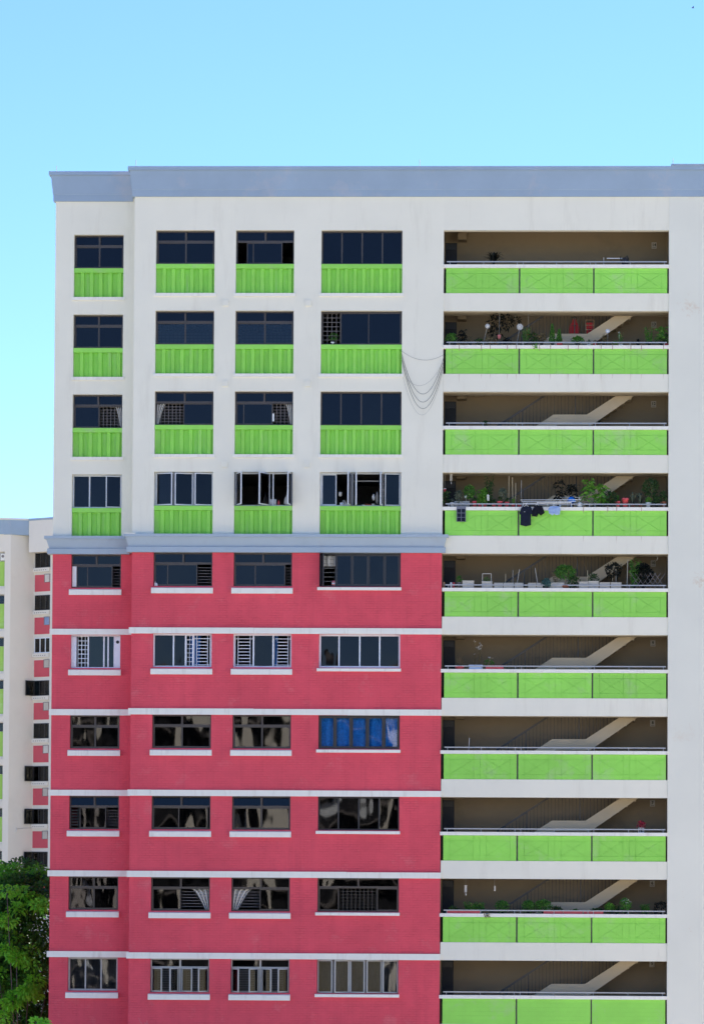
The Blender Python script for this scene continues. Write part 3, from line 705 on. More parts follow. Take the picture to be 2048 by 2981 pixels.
# ------------------------------------------------------------------ stains and straps on the corridor edges
for (r, us) in ((1, (1337, 1401, 1427, 1477, 1503, 1570, 1602, 1653, 1683, 1749, 1782, 1835, 1866, 1930)), (3, (1697, 1767, 1793, 1865))):
    v = V0(r)
    for uu in us:
        x = LX(uu, v + 105)
        MB().box(x - 0.011, x + 0.011, -0.052, -0.0455, PZ(v + 112 + R.uniform(0, 5)), PZ(v + 99)).build('strap', 'rust', BLD)
        if r == 1 or R.random() < 0.6:
            MB().prism_y([(x - 0.012, PZ(v + 184.5)), (x - 0.004, PZ(v + 184.5 + R.uniform(14, 32))), (x + 0.012, PZ(v + 184.5))], 0.0115, 0.0149).build('rust_streak', 'rust_pale', BLD)

# ------------------------------------------------------------------ block at the back on the left (seen past the corner)
YN = 108.0
NB = thing('apartment_building', 'distant cream apartment block beside the corner, with small red and lime green wall panels', 'building')
def NP(u, v, Y): return (PX(u, Y), Y, PZ(v, Y))
ztN = PZ(1519, YN)
nx = lambda u, Y=YN: PX(u, Y)
# front wall with its window column, sloping wall, inner wall
pil = MB().box(nx(14.5), nx(32), YN, YN + 0.5, 0, ztN).build('pilaster', 'cream_wall', NB)
MB().box(nx(-420), nx(14.4), YN + 0.35, YN + 0.6, 0, ztN).build('wall', 'cream_wall', NB)
MB().box(nx(-420), nx(14.4), YN, YN + 0.349, PZ(1612, YN), ztN).build('lintel_wall', 'cream_wall', NB)
YI = 109.2
def wallseg(name, p, q, z0, z1, th, mat):
    a_, b_ = Vector((p[0], p[1])), Vector((q[0], q[1])); d = (b_ - a_).normalized(); n_ = Vector((-d.y, d.x)) * th
    return MB().prism_z([tuple(a_), tuple(b_), tuple(b_ + n_), tuple(a_ + n_)], z0, z1).build(name, mat, NB)
pA = (nx(32), YN + 0.002); pB = (PX(102, YI), YI); pC = (PX(190, YI - 1.6), YI - 1.6)
wallseg('wall', pA, pB, 0, ztN, 0.3, 'cream_wall')
wallseg('wall', pB, pC, 0, ztN - 0.3, 0.3, 'cream_wall')
# heavy block over the inner windows
def over(u, Y): return (PX(u, Y), Y)
q0, q1 = over(84.5, YI - 0.85), over(190, YI - 2.6)
MB().prism_z([q0, q1, (q1[0], q1[1] + 0.95), (q0[0] + 0.5, q0[1] + 0.95)], PZ(1614, YI - 0.9), PZ(1521.5, YI - 0.9)).build('overhang', 'cream_wall', NB)
MB().prism_z([(q0[0] - 0.03, q0[1] - 0.03), (q1[0], q1[1] - 0.03), (q1[0], q1[1] + 0.95), (q0[0] + 0.5, q0[1] + 0.95)], PZ(1521.4, YI - 0.9), PZ(1515, YI - 0.9)).build('coping', 'cornice_paint', NB)
# cornice round the outer corner
MB().prism_z([(nx(-420), YN - 0.12), (nx(12), YN - 0.12), (nx(12), YN + 0.3), (nx(-420), YN + 0.3)], PZ(1561, YN), PZ(1519, YN)).build('cornice', 'cornice_paint', NB)
MB().prism_z([(nx(12.05), YN - 0.11), (nx(32), YN - 0.02), (PX(84, YI - 0.86), YI - 0.86), (PX(84, YI - 0.86), YI + 0.2), (nx(12.05), YN + 0.3)], PZ(1562, YN), PZ(1519, YN)).build('cornice', 'cornice_paint', NB)
MB().prism_z([(nx(-420), YN - 0.18), (nx(12), YN - 0.18), (PX(83, YI - 0.86), YI - 0.90), (PX(83, YI - 0.86), YI + 0.3), (nx(-420), YN + 0.3)], PZ(1518.9, YN), PZ(1513.5, YN)).build('coping', 'cream_wall', NB)
MB().prism_z([(nx(-420), YN + 0.61), (nx(8), YN + 0.61), (nx(60), YI + 0.4), (PX(190, YI) + 22, YI + 0.4), (PX(190, YI) + 22, YI + 14), (nx(-420), YI + 14)], 0, ztN - 0.35).build('rear_wall', 'cream_wall', NB)  # hidden solid body, put in and drawn out sideways to cast shadow
MB().box(PX(196, YI - 2) , PX(196, YI - 2) + 20, YI - 4, YI + 0.39, 0, ztN).build('wing', 'cream_wall', NB)  # unseen mass added to keep the sun off the slanting wall
# inner window column: everything sits on the slanting inner wall
dI = (Vector(pC) - Vector(pB)); lenI = dI.length; dI.normalize(); angI = math.atan2(dI.y, dI.x)
def onI(mb, name, mat, parent, off=0.0):
    o = mb.build(name, mat, parent); o.location = (pB[0] + 0.06, pB[1] - 0.04, 0); o.rotation_euler[2] = angI; return o
kI = (D + YI) / (D * S); kS = 1.13 / math.cos(angI)
for k in range(9):
    v = 1615.5 + 124.2 * k; z = lambda vv: PZ(vv, YI)
    s0, s1 = 0.02, 45.5 * kI * kS
    if k < 8:
        mb = MB(); rect_frame(mb, s0, s1, z(v + 44), z(v), -0.05, 0.02, 0.045)
        for f in (0.36, 0.70): mb.box(s0 + (s1 - s0) * f - 0.03, s0 + (s1 - s0) * f + 0.03, -0.051, 0.02, z(v + 44) + 0.045, z(v) - 0.045)
        Wn = onI(mb, 'window', 'white_frame' if k == 2 else 'black_frame', NB)
        fr = (0, 0.36, 0.70, 1)
        for fa, fb in zip(fr[:-1], fr[1:]):
            pm = MB().box(s0 + (s1 - s0) * fa + 0.03, s0 + (s1 - s0) * fb - 0.03, -0.03, -0.024, z(v + 44) + 0.03, z(v) - 0.03)
            pm.build('pane', 'glass_far', Wn)
        bk = MB().box(s0, s1, -0.012, -0.004, z(v + 44), z(v)); bk.build('blind' if k in (1, 2) else 'backing', 'curtain_grey' if k == 1 else ('sky_cloth' if k == 2 else 'black_frame'), Wn)
        if k in (1, 2):
            m2 = MB(); grille_bars(m2, s0 + 0.05, s1 - 0.05, z(v + 42), z(v + 2), -0.022, 'bars', 0.006); m2.build('grille', 'black_frame' if k == 1 else 'white_frame', Wn)
        if k in (3, 5, 6, 7):
            cf = MB(); rect_frame(cf, 0, 0.66, z(v + 44), z(v), -0.02, 0.02, 0.05)
            lf = cf.build('casement', 'black_frame', Wn, loc=(s0, -0.06, 0)); lf.rotation_euler[2] = math.radians(226) - angI
            pn = MB().box(0.04, 0.62, -0.003, 0.003, z(v + 43), z(v + 1)).build('pane', 'glass_far', Wn, loc=(s0, -0.06, 0)); pn.rotation_euler[2] = math.radians(226) - angI
        # ledge with its row of little holes
        LD = onI(MB().box(-0.02, s1 + 0.02, -0.20, 0.0, z(v + 57), z(v + 45)), 'ledge', 'cream_wall', NB)
        for h in range(6):
            MB().box(0.12 + 0.19 * h, 0.19 + 0.19 * h, -0.204, -0.199, z(v + 52.5), z(v + 50.5)).build('vent_hole', 'dark_metal', LD)
        onI(MB().box(0.0, s1, -0.04, 0.0, z(v + 113.5), z(v + 65)), 'wall_panel', 'far_red', NB)
        mb = MB(); rect_frame(mb, s1 - 17 * kI * kS, s1, z(v + 88), z(v + 63.5), -0.09, -0.03, 0.03)
        V_ = onI(mb, 'louvre_window', 'post_grey', NB)
        for b_ in range(5):
            xx = s1 - 17 * kI * kS + 0.06 + b_ * 0.082
            MB().box(xx, xx + 0.046, -0.085, -0.045, z(v + 87), z(v + 65)).build('louvre_slat', 'pot_white' if k in (0, 4) else 'sky_cloth' if k == 1 else 'curtain_white', V_)
onI(MB().box(46.3 * kI * kS, 52 * kI * kS, -0.10, 0, 0, PZ(1614, YI)), 'pilaster', 'cream_wall', NB)
# outer window column
for k in range(9):
    v = 1614.5 + 124.2 * k; z = lambda vv: PZ(vv, YN)
    x0, x1 = nx(-46), nx(14.3)
    mb = MB(); rect_frame(mb, x0, x1, z(v + 24), z(v), YN + 0.30, YN + 0.348, 0.04)
    Wn = mb.build('window', 'black_frame' if k else 'grey_frame', NB)
    MB().box(x0 + 0.02, x1 - 0.02, YN + 0.33, YN + 0.345, z(v + 23), z(v + 1)).build('backing', 'black_frame', Wn)
    for j in range(4):
        zz = z(v + 3 + 5.2 * j)
        sl_ = MB().box(x0 + 0.04, x1 - 0.04, YN + 0.27, YN + 0.285, zz - 0.085, zz).build('louvre_slat', 'glass_far' if k else 'post_grey', Wn)
    PN_ = MB().box(x0, x1, YN + 0.22, YN + 0.3, z(v + 97), z(v + 25)).build('wall_panel', 'lime_panel', NB)
    MB().box(x0 - 0.05, x1, YN + 0.12, YN + 0.349, z(v + 103), z(v + 97.5)).build('sill', 'cream_wall', NB)
    MB().box(x0 - 0.05, x1, YN + 0.001, YN + 0.349, z(v + 122), z(v + 103.5)).build('spandrel', 'cream_wall', NB)
ac = thing('aircon_unit', 'small white air conditioner box in the top window of the distant block', 'air conditioner', (nx(8), YN + 0.15, PZ(1637, YN)))
MB().box(-0.14, 0.14, -0.1, 0.1, 0, 0.42).build('casing', 'pot_white', ac)
MB().lathe([(0.02, -0.004), (0.09, -0.004), (0.09, 0.004), (0.02, 0.004)], 14).build('fan_grille', 'post_grey', ac, loc=(0.01, -0.105, 0.26)).rotation_euler = (math.pi / 2, 0, 0)
ds = thing('satellite_dish', 'small white dish on a thin bracket against the distant cream wall', 'dish', NP(58, 2424, YN + 0.4))
MB().lathe([(0.01, 0), (0.10, 0.02), (0.17, 0.07), (0.165, 0.075), (0.09, 0.035), (0.01, 0.012)], 14).build('dish', 'white_plastic', ds, smooth=True, loc=(0, 0, 0)).rotation_euler = (0.3, -1.3, 0)
MB().tube([(0, 0, 0.1), (0.4, 0.1, 0.16), (0.9, 0.25, 0.18)], 0.012, 5).build('bracket', 'wire_pale', ds)

# ------------------------------------------------------------------ block across the car park (mirrored in the lower windows)
OB = thing('apartment_building', 'cream slab block across the car park, mirrored in the lower window panes', 'building', (0, 0, 0))
OY = -142.0
MB().box(-62, 52, OY - 14, OY - 1.6, 0, 28.5).build('wall', 'door_dark', OB)  # near-black colour stands in for the shade inside the balconies
MB().box(-62.3, 52.3, OY - 14.3, OY - 0.1, 28.5, 28.9).build('roof', 'post_grey', OB)
for k in range(10):
    MB().box(-62, 52, OY - 1.59, OY - 0.4, 2.9 + 2.7 * k, 3.12 + 2.7 * k + 0.2 * (k % 2)).build('balcony_slab', 'post_grey', OB)
    for q in range(22):
        x = -61 + 5.1 * q + (k % 3) * 0.4
        MB().box(x, x + 1.5, OY - 1.595, OY - 1.5, 3.9 + 2.7 * k, 5.2 + 2.7 * k).build('window', 'white_frame' if (q * 3 + k) % 4 == 0 else 'black_frame', OB)
x = -62.0; q = 0
while x < 50:
    wd = (0.9, 2.0, 1.3, 0.7, 2.6)[q % 5]
    MB().box(x, x + wd, OY - 0.39, OY + 0.6, 0, 28.4).build('column', 'cream_wall', OB)
    x += wd + (4.6, 6.8, 3.6, 8.2)[q % 4]; q += 1

# ------------------------------------------------------------------ trees
def rnd_dir(zb=0.0):
    while True:
        d = Vector((R.uniform(-1, 1), R.uniform(-1, 1), R.uniform(-1, 1)))
        if 0.05 < d.length < 1: return (d.normalized() + Vector((0, 0, zb))).normalized()
def clump(mb, c, rad, n, L, W, tone, keep=None, droop=0.25):
    c = Vector(c)
    for _ in range(n):
        d = rnd_dir(0.25); q = c + Vector((d.x * rad[0], d.y * rad[1], d.z * rad[2])) * (R.random() ** 0.4)
        if keep and not keep(q): continue
        l_ = L * R.uniform(0.6, 1.25)
        dd = (d + rnd_dir() * 0.7).normalized()
        mb.leaf(q, dd, l_, W * l_ / L, droop=droop, tone=min(1, max(0, tone + R.uniform(-0.3, 0.3))))
def tree(label, x, y, top, trunk_r, clumps_, keep=None, L=0.17, W=0.085, group=None, lean=0.0, name='tree'):
    t = thing(name, label, 'tree', (x, y, 0), group)
    hs = top * 0.62
    MB().tube([(0, 0, -0.1), (lean * 0.3, 0, hs * 0.35), (lean * 0.7, 0.05, hs * 0.7), (lean, 0, hs)], trunk_r, 9, trunk_r * 0.5).build('trunk', 'bark', t, smooth=True)
    by = {}
    for (c, rad, n, mat, tone) in clumps_:
        lc = Vector(c) - Vector((x, y, 0))
        mb = by.setdefault(mat, MB()); clump(mb, lc, rad, n, L, W, tone, (lambda q: keep(q + Vector((x, y, 0)))) if keep else None)
    for k, (c, rad, n, mat, tone) in enumerate(clumps_):
        if k % 9 == 0:
            lc = Vector(c) - Vector((x, y, 0)); s_ = Vector((lean * 0.8, 0, hs * 0.75)); m_ = (s_ + lc) / 2 + Vector((0, 0, 0.25))
            MB().tube([tuple(s_), tuple(m_), tuple(lc)], trunk_r * 0.32, 6, 0.015).build('limb', 'bark', t, smooth=True)
    for mat, mb in by.items(): mb.build('crown' if mat != 'tree_leaf_young' else 'young_leaves', mat, t)
    return t
keepL = lambda q: q.x < XBL - 0.12 or q.y < YB - 0.35
def C(u, v, Y, rx, rz, n, mat, tone, ry=None):
    return (NP(u, v, Y), (rx, ry or rx, rz), n, mat, tone)
cl = []
for _ in range(60):
    uu, vv = R.uniform(-330, 150), R.uniform(2560, 2960)
    if ((uu + 60) / 260) ** 2 + ((vv - 2790) / 250) ** 2 > 1: continue
    cl.append(C(uu, vv, R.uniform(8, 12), 0.8, 0.55, 420, 'tree_leaf_deep', R.uniform(0.1, 0.8)))
for (uu, vv) in ((20, 2545), (70, 2530), (110, 2545), (95, 2575), (45, 2570), (130, 2560), (5, 2590)):
    cl.append(C(uu, vv, 9, 0.5, 0.33, 330, 'tree_leaf_deep', R.uniform(0.3, 0.9)))
for (uu, vv) in ((8, 2540), (30, 2548), (52, 2536), (118, 2540), (128, 2556), (75, 2560), (20, 2575)):
    cl.append(C(uu, vv, 8.2, 0.34, 0.2, 130, 'tree_leaf_young', 0.35))
tree('dense dark green tree rising behind the brick corner, its top against the distant block', PX(-60, 10), 10.0, 14.5, 0.28, cl, keepL, 0.15, 0.08)
cl = []
for (uu, vv, n) in ((30, 2600, 60), (75, 2602, 90), (110, 2625, 150), (130, 2640, 120), (60, 2650, 70), (15, 2682, 110), (35, 2690, 60), (50, 2735, 70), (30, 2770, 110), (60, 2790, 150), (75, 2800, 110), (98, 2772, 30), (105, 2815, 30), (115, 2860, 100), (90, 2890, 160), (60, 2905, 130), (45, 2925, 120), (110, 2900, 120), (8, 2840, 70), (20, 2965, 80), (-30, 2700, 120), (-45, 2800, 140), (-40, 2900, 140)):
    cl.append(C(uu, vv, R.uniform(4.2, 5.4), 0.33, 0.19, int(n * 1.6), 'tree_leaf_young', R.uniform(0.25, 0.85)))
for _ in range(46):
    uu, vv = R.uniform(-170, 150), R.uniform(2600, 3050)
    cl.append(C(uu, vv, R.uniform(5.2, 7.0), 0.55, 0.42, 330, 'tree_leaf', R.uniform(0.05, 0.6)))
for _ in range(60):
    uu, vv = R.uniform(-20, 165), R.uniform(2570, 3060)
    cl.append(C(uu, vv, R.uniform(6.5, 8.0), 0.5, 0.4, 340, 'tree_leaf', R.uniform(0.1, 0.75)))
tree('leafy tree with bright young leaves and a slim grey trunk beside the brick corner', PX(70, 5), 5.0, 16.2, 0.085, cl, keepL, 0.17, 0.085)
t_ = cl = []
for (uu, vv, rr) in ((118, 2978, 0.20), (142, 2982, 0.18), (130, 3010, 0.4), (100, 3030, 0.4), (170, 3040, 0.4), (140, 3080, 0.7), (90, 3100, 0.7), (180, 3110, 0.6)):
    cl.append(C(uu, vv, -4, rr, rr * 0.55, int(60 + 160 * rr), 'tree_leaf_young', 0.95))
tree('pale lime treetop poking up in front of the lowest brick wall', PX(135, -4), -4.0, 12.6, 0.09, cl, None, 0.15, 0.07)
# bare shrub tree in front of the red wall
bt = thing('bare_tree', 'leafless pale twigs reaching up in front of the lowest red wall', 'tree', (PX(440, -2.2), -2.2, 0))
MB().tube([(0, 0, -0.1), (0.05, 0, 4), (-0.03, 0, 8), (0, 0, 10.2)], 0.09, 8, 0.035).build('trunk', 'bark', bt, smooth=True)
mb = MB()
def twig(p, d, L_, r_, lev):
    q = p + d * L_; m_ = p + d * L_ * 0.5 + rnd_dir() * L_ * 0.07
    mb.tube([tuple(p), tuple(m_), tuple(q)], r_, 4, r_ * 0.6)
    if lev:
        for _ in range(3 if lev > 1 else 4):
            dd = (d + rnd_dir(0.45) * 0.62).normalized(); s_ = p + d * L_ * R.uniform(0.4, 1.0)
            twig(s_, dd, L_ * R.uniform(0.5, 0.8), r_ * 0.62, lev - 1)
for (dx, L_) in ((-0.42, 0.62), (-0.2, 0.6), (0.03, 0.75), (0.25, 0.8), (0.5, 0.75)):
    twig(Vector((0, 0, 10.0)), Vector((dx, R.uniform(-0.2, 0.2), 0.9)).normalized(), L_, 0.016, 3)
mb.build('twigs', 'twig', bt)
# bird
bx, by_, bz = NP(2010, 17, 40)
bd = thing('bird', 'tiny dark bird flying high in the open blue sky', 'bird', (bx, by_, bz)); bd.scale = (0.45, 0.45, 0.45)
MB().lathe([(0.005, -0.14), (0.04, -0.06), (0.05, 0.02), (0.03, 0.10), (0.005, 0.15)], 8).build('body', 'bird_black', bd, smooth=True).rotation_euler = (0, math.pi / 2, 0.3)
for s_ in (-1, 1):
    MB().prism_z([(0.06, 0.0), (-0.06, 0.0), (-0.09, 0.30 * s_), (0.0, 0.30 * s_)][::s_ or 1], 0, 0.012).build('wing', 'bird_black', bd).rotation_euler = (0.35 * s_, 0, 0.3)

# ------------------------------------------------------------------ cables slung across the white wall
def cable(label, ua, va, ub, vb, sag, r_, mat):
    pts = []
    for k in range(25):
        t = k / 24; vv = va + (vb - va) * t + sag * 4 * t * (1 - t)
        pts.append((LX(ua + (ub - ua) * t, 1050), -0.03 - 0.05 * 4 * t * (1 - t), PZ(vv)))
    tag(MB().tube(pts, r_, 5).build('cable', mat, smooth=True), label, 'cable', 'cables slung across the white wall')
cable('uppermost shallow grey cable slung between the window edge and the corridor', 1168, 1022, 1291.5, 1034, 22, 0.006, 'wire_pale')
cable('thin pale cable hanging just below the shallow one on the white wall', 1184, 1104, 1288, 1060, 40, 0.004, 'wire_pale')
cable('inner dark cable of the three deep loops on the white wall', 1169, 1030, 1291, 1045, 112, 0.0062, 'wire')
cable('middle dark cable of the three deep loops on the white wall', 1169.5, 1040, 1290.5, 1058, 124, 0.0062, 'wire')
cable('outer dark cable of the three deep loops on the white wall', 1170, 1050, 1290, 1070, 132, 0.0062, 'wire')
cable('faint thin cable sagging lowest of all on the white wall', 1174, 1100, 1289, 1085, 118, 0.0035, 'wire_pale')

# ------------------------------------------------------------------ plants and household things along the corridors
ORD = ['fourteenth', 'thirteenth', 'twelfth', 'eleventh', 'tenth', 'ninth', 'eighth', 'seventh', 'sixth', 'fifth']
def foliage(kind, h, w_, n, leafL):
    mb = MB()
    if kind == 'bush':
        for _ in range(n):
            d = rnd_dir(0.3); q = Vector((d.x * w_ / 2, d.y * min(w_ / 2, 0.14), h / 2 + d.z * h / 2)) * 1.0
            q = Vector((q.x * R.random() ** 0.5, q.y, q.z)); mb.leaf(q, rnd_dir(0.3), leafL * R.uniform(0.6, 1.3), leafL * 0.55)
    elif kind == 'spike':
        for _ in range(n):
            an = R.uniform(0, 6.28); out = R.uniform(0.3, 1) * w_ / 2; zz = h * R.uniform(0.45, 1) * (1 - 0.25 * out / (w_ / 2))
            d0 = Vector((math.cos(an), math.sin(an) * 0.5, 0)); p = Vector((0, 0, 0.0)); t = R.random()
            pts = [Vector((0, 0, 0)), d0 * out * 0.35 + Vector((0, 0, zz * 0.65)), d0 * out * 0.75 + Vector((0, 0, zz)), d0 * out + Vector((0, 0, zz * R.uniform(0.75, 1.0)))]
            sd_ = Vector((-d0.y, d0.x, 0)).normalized() * 0.028; up_ = Vector((0, 0.012, 0))
            i = len(mb.v); ws = (0.8, 1.0, 0.7, 0.05)
            for p_, w0 in zip(pts, ws): mb.v += [tuple(p_ + (sd_ + up_) * w0), tuple(p_ - (sd_ + up_) * w0)]
            for k in range(3): mb.f.append((i + 2 * k, i + 2 * k + 1, i + 2 * k + 3, i + 2 * k + 2))
            if mb.tone is None: mb.tone = []
            mb.tone += [t] * 8
    elif kind == 'tree':
        for _ in range(n):
            d = rnd_dir(0.2); q = Vector((d.x * w_ / 2, d.y * 0.14, h * 0.68 + d.z * h * 0.32)) 
            mb.leaf(q, rnd_dir(0.1), leafL * R.uniform(0.6, 1.3), leafL * 0.5)
    elif kind == 'stems':
        for k in range(max(3, n // 14)):
            x0 = R.uniform(-w_ / 2, w_ / 2); hh = h * R.uniform(0.55, 1)
            for j in range(14):
                f = j / 13; mb.leaf((x0 * (0.5 + 0.5 * f), R.uniform(-0.05, 0.05), hh * f), rnd_dir(0.4), leafL * R.uniform(0.6, 1.2), leafL * 0.4)
    elif kind == 'conifer':
        for _ in range(n):
            f = R.random() ** 1.4; an = R.uniform(0, 6.28); rr = w_ / 2 * (1 - f) * R.random() ** 0.4
            mb.leaf((rr * math.cos(an), rr * math.sin(an) * 0.6, h * f), (math.cos(an) * 0.5, math.sin(an) * 0.5, 1), leafL, leafL * 0.35)
    elif kind == 'big':
        for _ in range(n):
            an = R.uniform(0, 6.28); f = R.uniform(0.15, 1.0)
            q = Vector((R.uniform(-0.3, 0.3) * w_, R.uniform(-0.1, 0.1), h * f))
            mb.leaf(q, (math.cos(an), math.sin(an) * 0.5, R.uniform(-0.2, 0.5)), leafL * R.uniform(0.7, 1.2), leafL * 0.42, droop=0.45)
    elif kind == 'trail':
        for k in range(max(3, n // 10)):
            x0 = R.uniform(-w_ / 2, w_ / 2); y0 = R.uniform(-0.05, 0.05)
            for j in range(10):
                f = j / 9; mb.leaf((x0 + R.uniform(-0.02, 0.02), y0, -h * f * R.uniform(0.9, 1)), rnd_dir(-0.2), leafL, leafL * 0.7)
    return mb
def potmesh(w_, h_): return MB().lathe([(w_ * 0.34, 0), (w_ * 0.46, h_ * 0.8), (w_ * 0.52, h_ * 0.8), (w_ * 0.52, h_), (w_ * 0.44, h_), (w_ * 0.42, h_ * 0.9), (0.005, h_ * 0.9)], 12)
def plant(r, u, vtop, wpx, kind, leaf, desc, pot='pot_black', pw=11, ph=9, n=90, L=0.075, y=0.16, base=None, stem=True):
    z0 = CAPZ[r] if base is None else base; x = LX(u, V0(r) + 95, y)
    t = thing('potted_plant', desc, 'plant', (x, y, z0), 'plants on the corridor ledges')
    pwm, phm = pw / S, ph / S
    potmesh(pwm, phm).build('pot', pot, t, smooth=True)
    h = PZ(vtop, y) - z0 - phm
    mb = foliage(kind, h, wpx / S, int(n * (1.15 if kind == 'spike' else 2.6)), L * 1.15)
    mb.build('foliage', leaf, t, loc=(0, 0, phm * 0.9))
    if stem and kind in ('tree', 'stems', 'big', 'bush'):
        MB().tube([(0, 0, phm * 0.8), (R.uniform(-0.03, 0.03), 0, phm + h * 0.45), (R.uniform(-0.03, 0.03), 0, phm + h * 0.85)], 0.008, 5, 0.004).build('stem', 'wood', t)
    return t
def hang(r, u, v0_, name, label, cat, build, y=0.55, group='things hung from the corridor ceilings'):
    """Something on a string tied to the soffit of the corridor above."""
    x = LX(u, v0_, y); z = PZ(v0_, y); zt = PZ(V0(r)) - 0.001
    t = thing(name, label, cat, (x, y, z), group)
    MB().tube([(0, 0, 0), (0, 0, zt - z)], 0.004, 4).build('string', 'wire_pale', t)
    build(t); return t
def pinwheel(r, u, v_, label, mat, ub, npet=12, rad=9):
    y = 0.16; z0 = CAPZ[r]; x, z = LX(u, v_, y), PZ(v_, y); xb = LX(ub, V0(r) + 100, y)
    t = thing('pinwheel', label, 'ornament', (xb, y, z0), 'flower ornaments on sticks')
    MB().tube([(0, 0, 0), (x - xb, 0, z - z0)], 0.007, 5).build('stick', 'wire_pale', t)
    for k in range(npet):
        a_ = 2 * math.pi * k / npet; ra = rad / S
        p = [(0.15 * ra, -0.08 * ra), (0.7 * ra, -0.17 * ra), (ra, 0), (0.7 * ra, 0.17 * ra), (0.15 * ra, 0.08 * ra)]
        pp = [(px * math.cos(a_) - pz * math.sin(a_), px * math.sin(a_) + pz * math.cos(a_)) for px, pz in p]
        MB().prism_y(pp, -0.02, -0.008).build('petal', mat, t, loc=(x - xb, 0, z - z0))
    MB().lathe([(0.005, -0.02), (0.03, -0.005), (0.03, 0.01), (0.005, 0.02)], 10).build('hub', 'pot_white', t, loc=(x - xb, -0.02, z - z0)).rotation_euler = (math.pi / 2, 0, 0)
def boxthing(r, name, u0, u1, va, vb, y0, y1, mat, label, cat, group=None, open_=True):
    """A little trough or box standing on the coping."""
    v_ = V0(r) + 100; x0, x1 = LX(u0, v_, y0), LX(u1, v_, y0); z0 = CAPZ[r]; h = PZ(va) - z0
    t = thing(name, label, cat, (x0, y0, z0), group); W_, d_ = x1 - x0, y1 - y0; k = 0.012
    mb = MB().box(0, W_, 0, d_, 0, 0.01); mb.box(0, W_, 0, k, 0.0101, h); mb.box(0, W_, d_ - k, d_, 0.0101, h); mb.box(0, k, k, d_ - k, 0.0101, h); mb.box(W_ - k, W_, k, d_ - k, 0.0101, h)
    mb.build('trough', mat, t)
    MB().box(-0.008, W_ + 0.008, -0.008, 0.004, h - 0.02, h + 0.004).build('rim', mat, t)
    MB().box(k, W_ - k, k, d_ - k, h * 0.6, h * 0.85).build('soil', 'soil', t)
    return t
def stake(r, u0, v_top, u1, mat, label, y=0.2, rad=0.009):
    x, z0 = LX(u1, V0(r) + 100, y), CAPZ[r]
    o = MB().tube([(0, 0, 0), (LX(u0, v_top, y) - x, 0, PZ(v_top, y) - z0)], rad, 6).build('stake', mat, loc=(x, y, z0)); tag(o, label, 'stake', 'stakes on the corridor ledges')

# --- fourteenth floor
plant(0, 1437, 726, 74, 'spike', 'leaf_black', 'dark spiky agave-like plant alone on the fourteenth floor ledge', n=70, ph=4)
cw = thing('watering_can', 'black watering can shape standing beside a thin white rack, fourteenth floor', 'watering can', (LX(1819, 765, 0.16), 0.16, CAPZ[0]))
MB().lathe([(0.10, 0), (0.12, 0.10), (0.10, 0.24), (0.05, 0.27)], 12).build('body', 'pot_black', cw, smooth=True)
MB().tube([(-0.08, 0, 0.10), (-0.16, 0, 0.20), (-0.15, 0, 0.30)], 0.02, 6).build('spout', 'pot_black', cw)
MB().tube([(0.02, 0, 0.26), (0.06, 0, 0.33), (0.12, 0, 0.22), (0.10, 0, 0.1)], 0.015, 6).build('handle', 'pot_black', cw)
rk = thing('rack', 'thin white wire rack on the fourteenth floor ledge', 'rack', (LX(1757, 765, 0.2), 0.2, CAPZ[0]))
for xx in (0, 0.70): MB().tube([(xx, 0, 0), (xx, 0, 0.27)], 0.007, 5).build('leg', 'white_plastic', rk)
MB().box(0.1, 0.70, -0.02, 0.02, 0.235, 0.255).build('bar', 'white_plastic', rk)
# --- thirteenth floor
T13 = 'on the thirteenth floor ledge'
plant(1, 1314, 972, 36, 'bush', 'leaf_mid', 'round green trailing plant by the door end ' + T13, n=110, L=0.06)
plant(1, 1347, 962, 22, 'big', 'leaf_black', 'nearly black leafy plant beside the trailing one ' + T13, n=26, L=0.13)
plant(1, 1368, 980, 14, 'stems', 'leaf_dry', 'small dry brownish plant ' + T13, n=50, L=0.05)
pinwheel(1, 1419, 950, 'yellowish white daisy ornament on a stick, thirteenth floor', 'petal_white', 1405, 11, 8)
pinwheel(1, 1513, 952, 'larger pure white daisy ornament on a stick, thirteenth floor', 'petal_white', 1503, 12, 10.5)
pinwheel(1, 1768, 964, 'pale blue and white pinwheel before the stair, thirteenth floor', 'pot_blue', 1768, 8, 7)
def dark_fern(t):
    mb = MB()
    for (cx, cz, rx, rz, n) in ((-0.12, 0.1, 0.28, 0.3, 140), (0.25, 0.12, 0.22, 0.26, 130), (-0.15, -0.2, 0.2, 0.22, 80), (-0.05, 0.42, 0.15, 0.12, 40)): clump(mb, (cx, 0, cz), (rx, 0.12, rz), n, 0.12, 0.05, 0.3)
    mb.build('foliage', 'leaf_black', t)
hang(1, 1455, 950, 'hanging_fern', 'big black-looking fern hanging over the thirteenth floor ledge', 'plant', dark_fern, 0.6)
def dark_small(t):
    mb = MB(); clump(mb, (0, 0, 0), (0.16, 0.1, 0.12), 70, 0.12, 0.04, 0.3); mb.build('foliage', 'leaf_black', t)
hang(1, 1500, 933, 'hanging_fern', 'small dark tuft hanging beside the big fern, thirteenth floor', 'plant', dark_small, 0.6)
def hpot(mat):
    def f(t): potmesh(0.12, 0.12).build('pot', mat, t, loc=(0, 0, -0.12), smooth=True)
    return f
hang(1, 1453, 976, 'hanging_pot', 'light pink little pot hanging below the dark fern', 'pot', hpot('pot_pink'), 0.3)
hang(1, 1538, 972, 'hanging_pot', 'deep pink little pot hanging beside the white daisy ornament', 'pot', hpot('pot_red'), 0.3)
plant(1, 1395, 988, 30, 'bush', 'leaf_dark', 'low dark tangle of leaves under the yellowish daisy ornament', n=70, L=0.06, ph=5)
